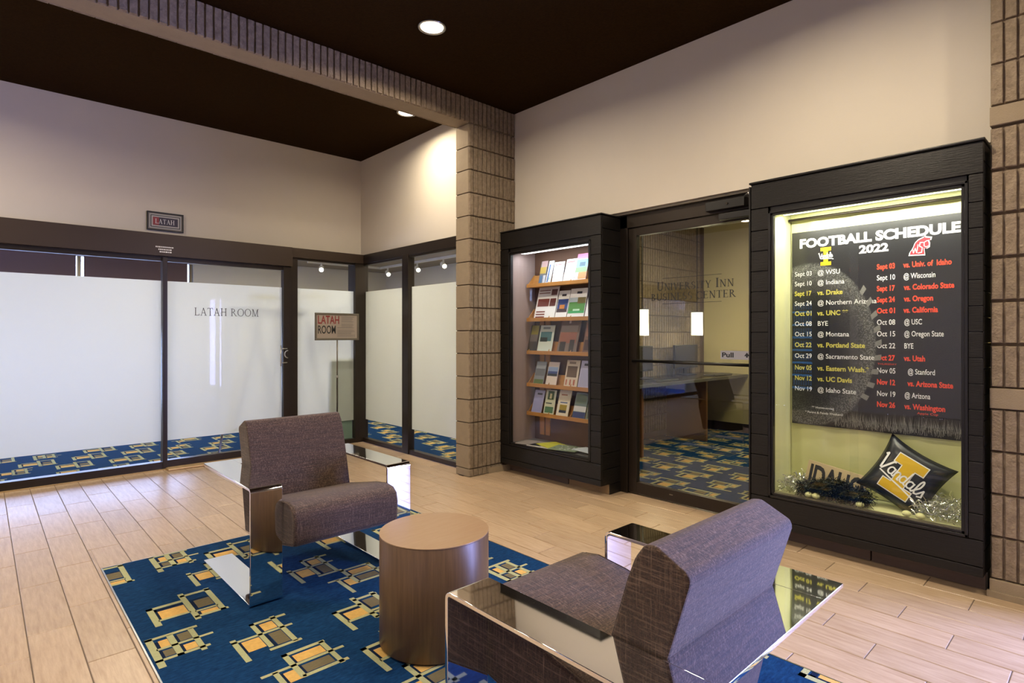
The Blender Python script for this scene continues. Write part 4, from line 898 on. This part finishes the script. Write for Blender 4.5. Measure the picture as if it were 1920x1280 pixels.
# ================================================================ LOBBY THINGS
# lounge chairs: profile given as d (distance behind the arm front) and z
def lounge(name, label, x0, yf, sgn):
    """x0 = low x of frame, yf = y of the arm fronts, sgn=+1: chair front faces -Y (body towards +Y)"""
    c = thing(name, label, 'chair', 'chrome lounge chairs on the blue carpet')
    Y = lambda d: yf+sgn*d
    AW, TH, H, R, DP = .147, .012, .553, .022, .74
    def band():
        out = []; inn = []
        z0 = .005
        # outer path: skid end -> front -> up -> arm end
        out += [(DP, z0)]+[(R-R*math.sin(a), z0+R-R*math.cos(a)) for a in (0, .4, .8, 1.2, PI/2)]
        out += [(R-R*math.cos(a), H-R+R*math.sin(a)) for a in (0, .4, .8, 1.2, PI/2)]+[(DP, H)]
        r = R-TH
        inn += [(DP, z0+TH)]+[(R-r*math.sin(a), z0+R-r*math.cos(a)) for a in (0, .4, .8, 1.2, PI/2)]
        inn += [(R-r*math.cos(a), H-R+r*math.sin(a)) for a in (0, .4, .8, 1.2, PI/2)]+[(DP, H-TH)]
        return out, inn
    out, inn = band()
    for xa in (x0, x0+.715):
        mb = MB(); n = len(out)
        for X_ in (xa, xa+AW):
            for lst in (out, inn):
                for d, z in lst: mb.v.append((X_, Y(d), z))
        for i in range(n-1):
            mb.f += [(i, i+1, 2*n+i+1, 2*n+i), (n+i, 3*n+i, 3*n+i+1, n+i+1), (i, n+i, n+i+1, i+1), (2*n+i, 2*n+i+1, 3*n+i+1, 3*n+i)]
        mb.f += [(0, 2*n, 3*n, n), (n-1, 2*n-1, 4*n-1, 3*n-1)]; mb.m = [0]*len(mb.f)
        mb.build('arm_band', m_chrome, c, .0015, 2)
    y0, y1 = sorted((Y(.600), Y(DP)))
    box('back_plate', x0+AW+.0005, x0+.715-.0005, y0, y1, H-TH, H, m_chrome, c, .001)
    xs0, xs1 = x0+.155, x0+.707
    back = [(.40, .20), (.41, .38), (.452, .545), (.50, .70), (.522, .755), (.545, .787), (.575, .792), (.655, .752), (.662, .735), (.606, .55), (.600, .42), (.55, .19)]
    seat = [(-.10, .275), (-.122, .29), (-.130, .39), (-.118, .435), (-.085, .458), (-.02, .467), (.10, .452), (.25, .42), (.42, .385), (.46, .30), (.44, .185), (.36, .18)]
    def cush(nm, prof, bev, puff):
        bm = bmesh.new(); mb = MB().prism([(Y(d), z) for d, z in prof], 'x', xs0, xs1)
        o = mb.build(nm, m_fab, c, bev, 5)
        return o
    b = cush('backrest', back, .018, 0); s = cush('seat', seat, .018, 0)
    for o, prof in ((b, back), (s, seat)):            # stitched seam round each side
        for X_ in (xs0+.004, xs1-.004):
            cx_ = sum(p[0] for p in prof)/len(prof); cz_ = sum(p[1] for p in prof)/len(prof)
            pts = [(X_, Y(cx_+(d-cx_)*.965), cz_+(z-cz_)*.965) for d, z in prof]; pts.append(pts[0])
            MB().tube(pts, .0022, 6).build('seam', m_fab, o)
    for xa in (x0+.02, x0+.715+.02):
        box('glide', xa, xa+.1, *sorted((Y(.04), Y(.10))), .0042, .0055, m_plast, c)
    # bracket that carries the cushions on the frame
    MB().box(x0+.150, x0+.712, *sorted((Y(.585), Y(.63))), H-TH-.006, H-TH-.0005).build('bracket', m_plast, c)
    return c
lounge('lounge_chair', 'brown upholstered chrome chair facing the camera, back towards the frosted glass wall', .913, 2.745, 1)
lounge('lounge_chair', 'brown upholstered chrome chair seen from behind in the foreground', .950, 1.295, -1)
# drum table
t = thing('side_table', 'round wooden drum side table between the two chrome chairs', 'table')
cx_, cy_, R_ = 1.395, 1.974, .2255
MB().lathe(cx_, cy_, [(R_-.012, .004), (R_-.012, .016)], 64).build('recessed_foot', m_blackv, t)
MB().lathe(cx_, cy_, [(0.001, .014), (R_-.001, .014), (R_, .015), (R_, .448), (R_-.001, .449), (0.001, .449)], 96).build('body', m_wood, t, smooth=False)
MB().lathe(cx_, cy_, [(0.001, .449), (R_+.0005, .449), (R_+.001, .4505), (R_, .4525), (0.001, .4525)], 96).build('table_top', m_woodtop, t)
for ch in t.children:
    if ch.name.startswith('body'):
        for p in ch.data.polygons: p.use_smooth = abs(p.normal.z) < .5
# sign on a stand in front of the glass corner
t = thing('sign_stand', 'grey sign reading LATAH ROOM on a thin chrome floor stand by the glass corner', 'sign')
mb = MB(); a, b, z0, z1, y = 2.665, 3.185, 1.202, 1.503, 5.99
fr = .022
mb.box(a, b, y, y+.016, z1-fr, z1).box(a, b, y, y+.016, z0, z0+fr).box(a, a+fr, y, y+.016, z0+fr, z1-fr).box(b-fr, b, y, y+.016, z0+fr, z1-fr).build('frame', m_alu, t, .003)
pn = box('sign_panel', a+fr, b-fr, y+.007, y+.012, z0+fr, z1-fr, col((150, 138, 128)), t)
m_dr = mat('dark_red_print', srgb(124, 36, 36), .5)
text('LATAH', .125, (a+.03, y+.006, z1-.118), '-Y', m_dr, pn, width=.245, bold=.002); text('ROOM', .125, (a+.03, y+.006, z0+.075), '-Y', m_ink, pn, width=.205, bold=.002)
ln = []
rr = random.Random(2)
for k in range(17):
    v = .012+k*.0135; u0 = .285 if k > 7 else .235
    if k in (6, 11): continue
    ln.append(rc(u0, v, rr.uniform(.40, .455), v+.0035))
o = polys('fine_print', ln, (a+.022, y+.0065, z0+.03), '-Y', m_plastg, pn); o['kind'] = 'stuff'
MB().tube([(2.925, y+.012, .02), (2.925, y+.012, .80)], .0085).build('lower_pole', m_bronze, t, smooth=True)
MB().tube([(2.925, y+.012, .80), (2.925, y+.012, z0+.004)], .0075).build('upper_pole', m_alu, t, smooth=True)
MB().tube([(2.925, y+.012, .782), (2.925, y+.012, .812)], .0125).build('collar', m_steel, t, smooth=True)
MB().lathe(2.925, y+.012, [(.001, 0), (.14, 0), (.14, .008), (.02, .022), (.001, .022)], 32).build('base', m_steel, t)
# LATAH plaque on the wall
t = thing('wall_plaque', 'small black framed plaque reading LATAH on the wall above the sliding door', 'sign')
x0, x1, z0, z1 = 1.163, 1.473, 2.260, 2.437; y = YA
MB().box(x0, x1, y-.02, y, z1-.012, z1).box(x0, x1, y-.02, y, z0, z0+.012).box(x0, x0+.012, y-.02, y, z0+.012, z1-.012).box(x1-.012, x1, y-.02, y, z0+.012, z1-.012).build('frame', m_blackv, t, .002)
box('mount', x0+.012, x1-.012, y-.012, y-.002, z0+.012, z1-.012, col((128, 120, 110)), t)
for i, (e, c) in enumerate([(.022, (176, 176, 174)), (.030, (66, 62, 60)), (.038, (176, 172, 170)), (.050, (52, 44, 62))]):
    box('mat_border' if i < 3 else 'name_field', x0+e, x1-e, y-.013-.001*i, y-.012, z0+e, z1-e, col(c), t)
polys('red_field', [rc(0, 0, .05, .074)], (x0+.050, y-.0165, z0+.0515), '-Y', col((140, 52, 56)), t)
polys('lettering', serif('LATAH', .044, .165), (x0+.068, y-.0175, z0+.066), '-Y', m_white, t)
# recessed downlights (the can and the glowing lens)
for i, (x, y, p) in enumerate(DOWNLIGHTS[:2]):
    lab = {0: 'recessed round ceiling light in the dark ceiling in front of the block beam', 1: 'recessed round ceiling light behind the block beam near the column'}.get(i)
    t = thing('downlight', lab, 'ceiling light', 'recessed ceiling lights')
    MB().lathe(x, y, [(.076, CEIL), (.095, CEIL), (.095, CEIL-.006), (.088, CEIL-.008), (.076, CEIL-.004), (.076, CEIL)], 40).build('trim_ring', m_steel, t, smooth=True)
    MB().lathe(x, y, [(.001, CEIL-.012), (.06, CEIL-.010), (.076, CEIL-.003)], 40).build('lens', m_lampw, t, smooth=True)

# ================================================================ MEETING ROOM THINGS
m_spot = mat('spot_glow', (1, 1, 1, 1), .5, emis=(1, .86, .62, 1), estr=14)
m_spotb = mat('spot_glow_bright', (1, 1, 1, 1), .5, emis=(1, .9, .72, 1), estr=120)
m_trackw = mat('white_enamel', srgb(226, 222, 214), .4)
tr = thing('track_rail', 'white ceiling track seen above the frosting behind the right glass panes', 'track light')
MB().box(4.94, 4.975, 6.2, 8.6, 2.365, 2.40).box(3.7, 4.96, 8.56, 8.6, 2.365, 2.40).build('rail', m_trackw, tr)
for (x, y, dx, dy, lab, mm) in [(4.957, 8.345, -.3, -.9, 'white track spotlight in the left pane beside the corner post', m_spot), (4.957, 7.471, -.3, -.9, 'white track spotlight on the near rail, left of two', m_spot), (4.957, 6.794, -.3, -.9, 'white track spotlight on the near rail closest to the column', m_spot), (3.86, 8.45, -.42, -.85, 'blazing track spotlight above the frosting left of the corner post', m_spotb)]:
    t = thing('track_spotlight', lab, 'track light', 'track spotlights in the meeting room')
    MB().tube([(x, y, 2.37), (x, y, 2.30)], .014).build('stem', m_trackw, t, smooth=True)
    d = Vector((dx, dy, -.45)).normalized(); p = Vector((x, y, 2.28))
    MB().tube([p-d*.05, p-d*.02, p+d*.06], .036, 16).build('lamp_head', m_trackw, t, smooth=True)
    MB().tube([p+d*.0605, p+d*.066], .030, 16).build('bulb', mm, t, smooth=True)
# easels and board near the glass
def easel(label, x, y, w_, h_, cat='easel'):
    t = thing('easel', label, cat, 'easels behind the frosted glass')
    MB().tube([(x-w_*.12, y, h_), (x-w_*.5, y-.08, 0)], .011, 8).build('leg', m_alu, t, smooth=True)
    MB().tube([(x+w_*.12, y, h_), (x+w_*.5, y-.08, 0)], .011, 8).build('leg', m_alu, t, smooth=True)
    MB().tube([(x, y, h_), (x+.03, y+.45, 0)], .011, 8).build('leg', m_alu, t, smooth=True)
    MB().tube([(x-w_*.42, y-.07, .30), (x+w_*.42, y-.07, .30)], .010, 8).build('crossbar', m_alu, t, smooth=True)
    box('clamp', x-w_*.16, x+w_*.16, y-.02, y+.02, h_-.02, h_+.02, m_alu, t)
easel('tripod easel standing behind the glass left of the door handle', 2.15, 6.36, .75, 1.62)
easel('tripod easel standing behind the glass between door stile and sign', 2.65, 6.40, .8, 1.64)
t = tag(MB().prism([(2.90, .02), (2.945, .98), (3.222, .98), (3.222, .02)], 'y', 6.226, 6.238).build('display_board', m_green), 'grey-green board leaning in the corner behind the frosted glass', 'board')

# ================================================================ BUSINESS ROOM THINGS
t = thing('counter', 'long dark computer counter along the block wall behind the glass door', 'counter')
MB().box(4.25, 7.24, 3.335, 3.96, .722, .757).build('counter_top', m_countertop, t, .004)
box('edge_band', 4.25, 7.24, 3.325, 3.335, .722, .757, m_plastg, t, .002)
for x in (4.98, 6.3): box('support_panel', x, x+.04, 3.40, 3.93, 0, .722, m_cwood, t, .002)
for i, (x, lab) in enumerate([(5.357, 'glowing cylinder pendant lamp, the one next to the door stile'), (6.539, 'glowing cylinder pendant lamp in the middle of the door glass')]):
    t = thing('pendant_lamp', lab, 'pendant lamp', 'pendant lamps over the counter')
    MB().lathe(x, 3.65, [(.066, 1.255), (.070, 1.255), (.070, 1.54), (.066, 1.54), (.066, 1.255)], 32).build('lamp_shade', m_pend, t, smooth=True)
    MB().lathe(x, 3.65, [(.001, 1.541), (.072, 1.541), (.072, 1.55), (.001, 1.55)], 32).build('shade_cap', m_blackv, t)
    MB().lathe(x, 3.65, [(.001, 1.262), (.066, 1.262)], 32).build('diffuser', m_pend, t)
    MB().tube([(x, 3.65, 1.55), (x, 3.65, 2.72)], .006, 8).build('cord', m_blackv, t)
    l = D.lights.new('pendant_bulb', 'POINT'); l.energy = 7; l.color = (1, .88, .6); l.shadow_soft_size = .05
    lo = D.objects.new('pendant_bulb', l); COL.objects.link(lo); lo.location = (x, 3.52, 1.2)
for i, (x0, x1, lab) in enumerate([(5.36, 5.80, 'dark flat monitor on the counter below the lamp next to the door stile'), (6.28, 6.83, 'dark flat monitor on the counter below the middle lamp')]):
    t = thing('monitor', lab, 'monitor', 'monitors on the counter')
    box('casing', x0, x1, 3.80, 3.83, .84, 1.135, m_plast, t, .006)
    box('screen', x0+.015, x1-.015, 3.798, 3.80, .86, 1.12, m_screen, t)
    MB().box((x0+x1)/2-.03, (x0+x1)/2+.03, 3.815, 3.84, .77, .9).build('neck', m_plast, t, .004)
    MB().box((x0+x1)/2-.12, (x0+x1)/2+.12, 3.72, 3.88, .757, .769).build('foot', m_plast, t, .004)
for i, (x, lab) in enumerate([(5.28, 'grey keyboard on the counter below the first monitor'), (6.55, 'grey keyboard on the counter below the second monitor')]):
    t = thing('keyboard', lab, 'keyboard', 'keyboards on the counter')
    box('casing', x, x+.45, 3.42, 3.57, .757, .772, m_plastg, t, .004)
    kb = MB()
    for r_ in range(5):
        for c_ in range(18): kb.box(x+.012+c_*.0238, x+.032+c_*.0238, 3.43+r_*.026, 3.451+r_*.026, .772, .777)
    o = kb.build('keys', m_plast, t); o['kind'] = 'stuff'
struct(MB().box(3.58, 4.1, 1.63, 1.64, 0, 2.2).build('trim_10', m_blackv))

# things behind the camera that the glass and the chrome show
m_blue2 = mat('blue_glow_dim', (0, .2, .6, 1), .5, emis=(.03, .25, .7, 1), estr=1.2)
t = thing('vending_cooler', 'tall black drinks cooler with blue lights standing behind the camera', 'cooler')
box('cabinet', -3.38, -2.95, 3.42, 3.98, 0, 1.95, m_blackv, t, .01)
m_blue = mat('blue_lights', (0, .3, 1, 1), .5, emis=(.05, .4, 1, 1), estr=2.5)
for i in range(7):
    box('shelf_light', -2.948, -2.94, 3.55, 3.86, .36+i*.21, .36+i*.21+.035, m_blue, t)
    for j in range(8): box('bottle_glow', -2.948, -2.942, 3.555+j*.038, 3.575+j*.038, .42+i*.21, .53+i*.21, m_blue2, t)

bpy.context.view_layer.update()
for o, wd in FIT:
    if o.dimensions.x > 0: o.scale.x *= wd/o.dimensions.x
dg_ = bpy.context.evaluated_depsgraph_get()
for o in [o for o in S.objects if o.type == 'FONT']:
    me = D.meshes.new_from_object(o.evaluated_get(dg_))
    n = D.objects.new('tmp', me); COL.objects.link(n); n.parent = o.parent; n.location = o.location; n.rotation_euler = o.rotation_euler; n.scale = o.scale
    nm = o.name; D.objects.remove(o); n.name = nm
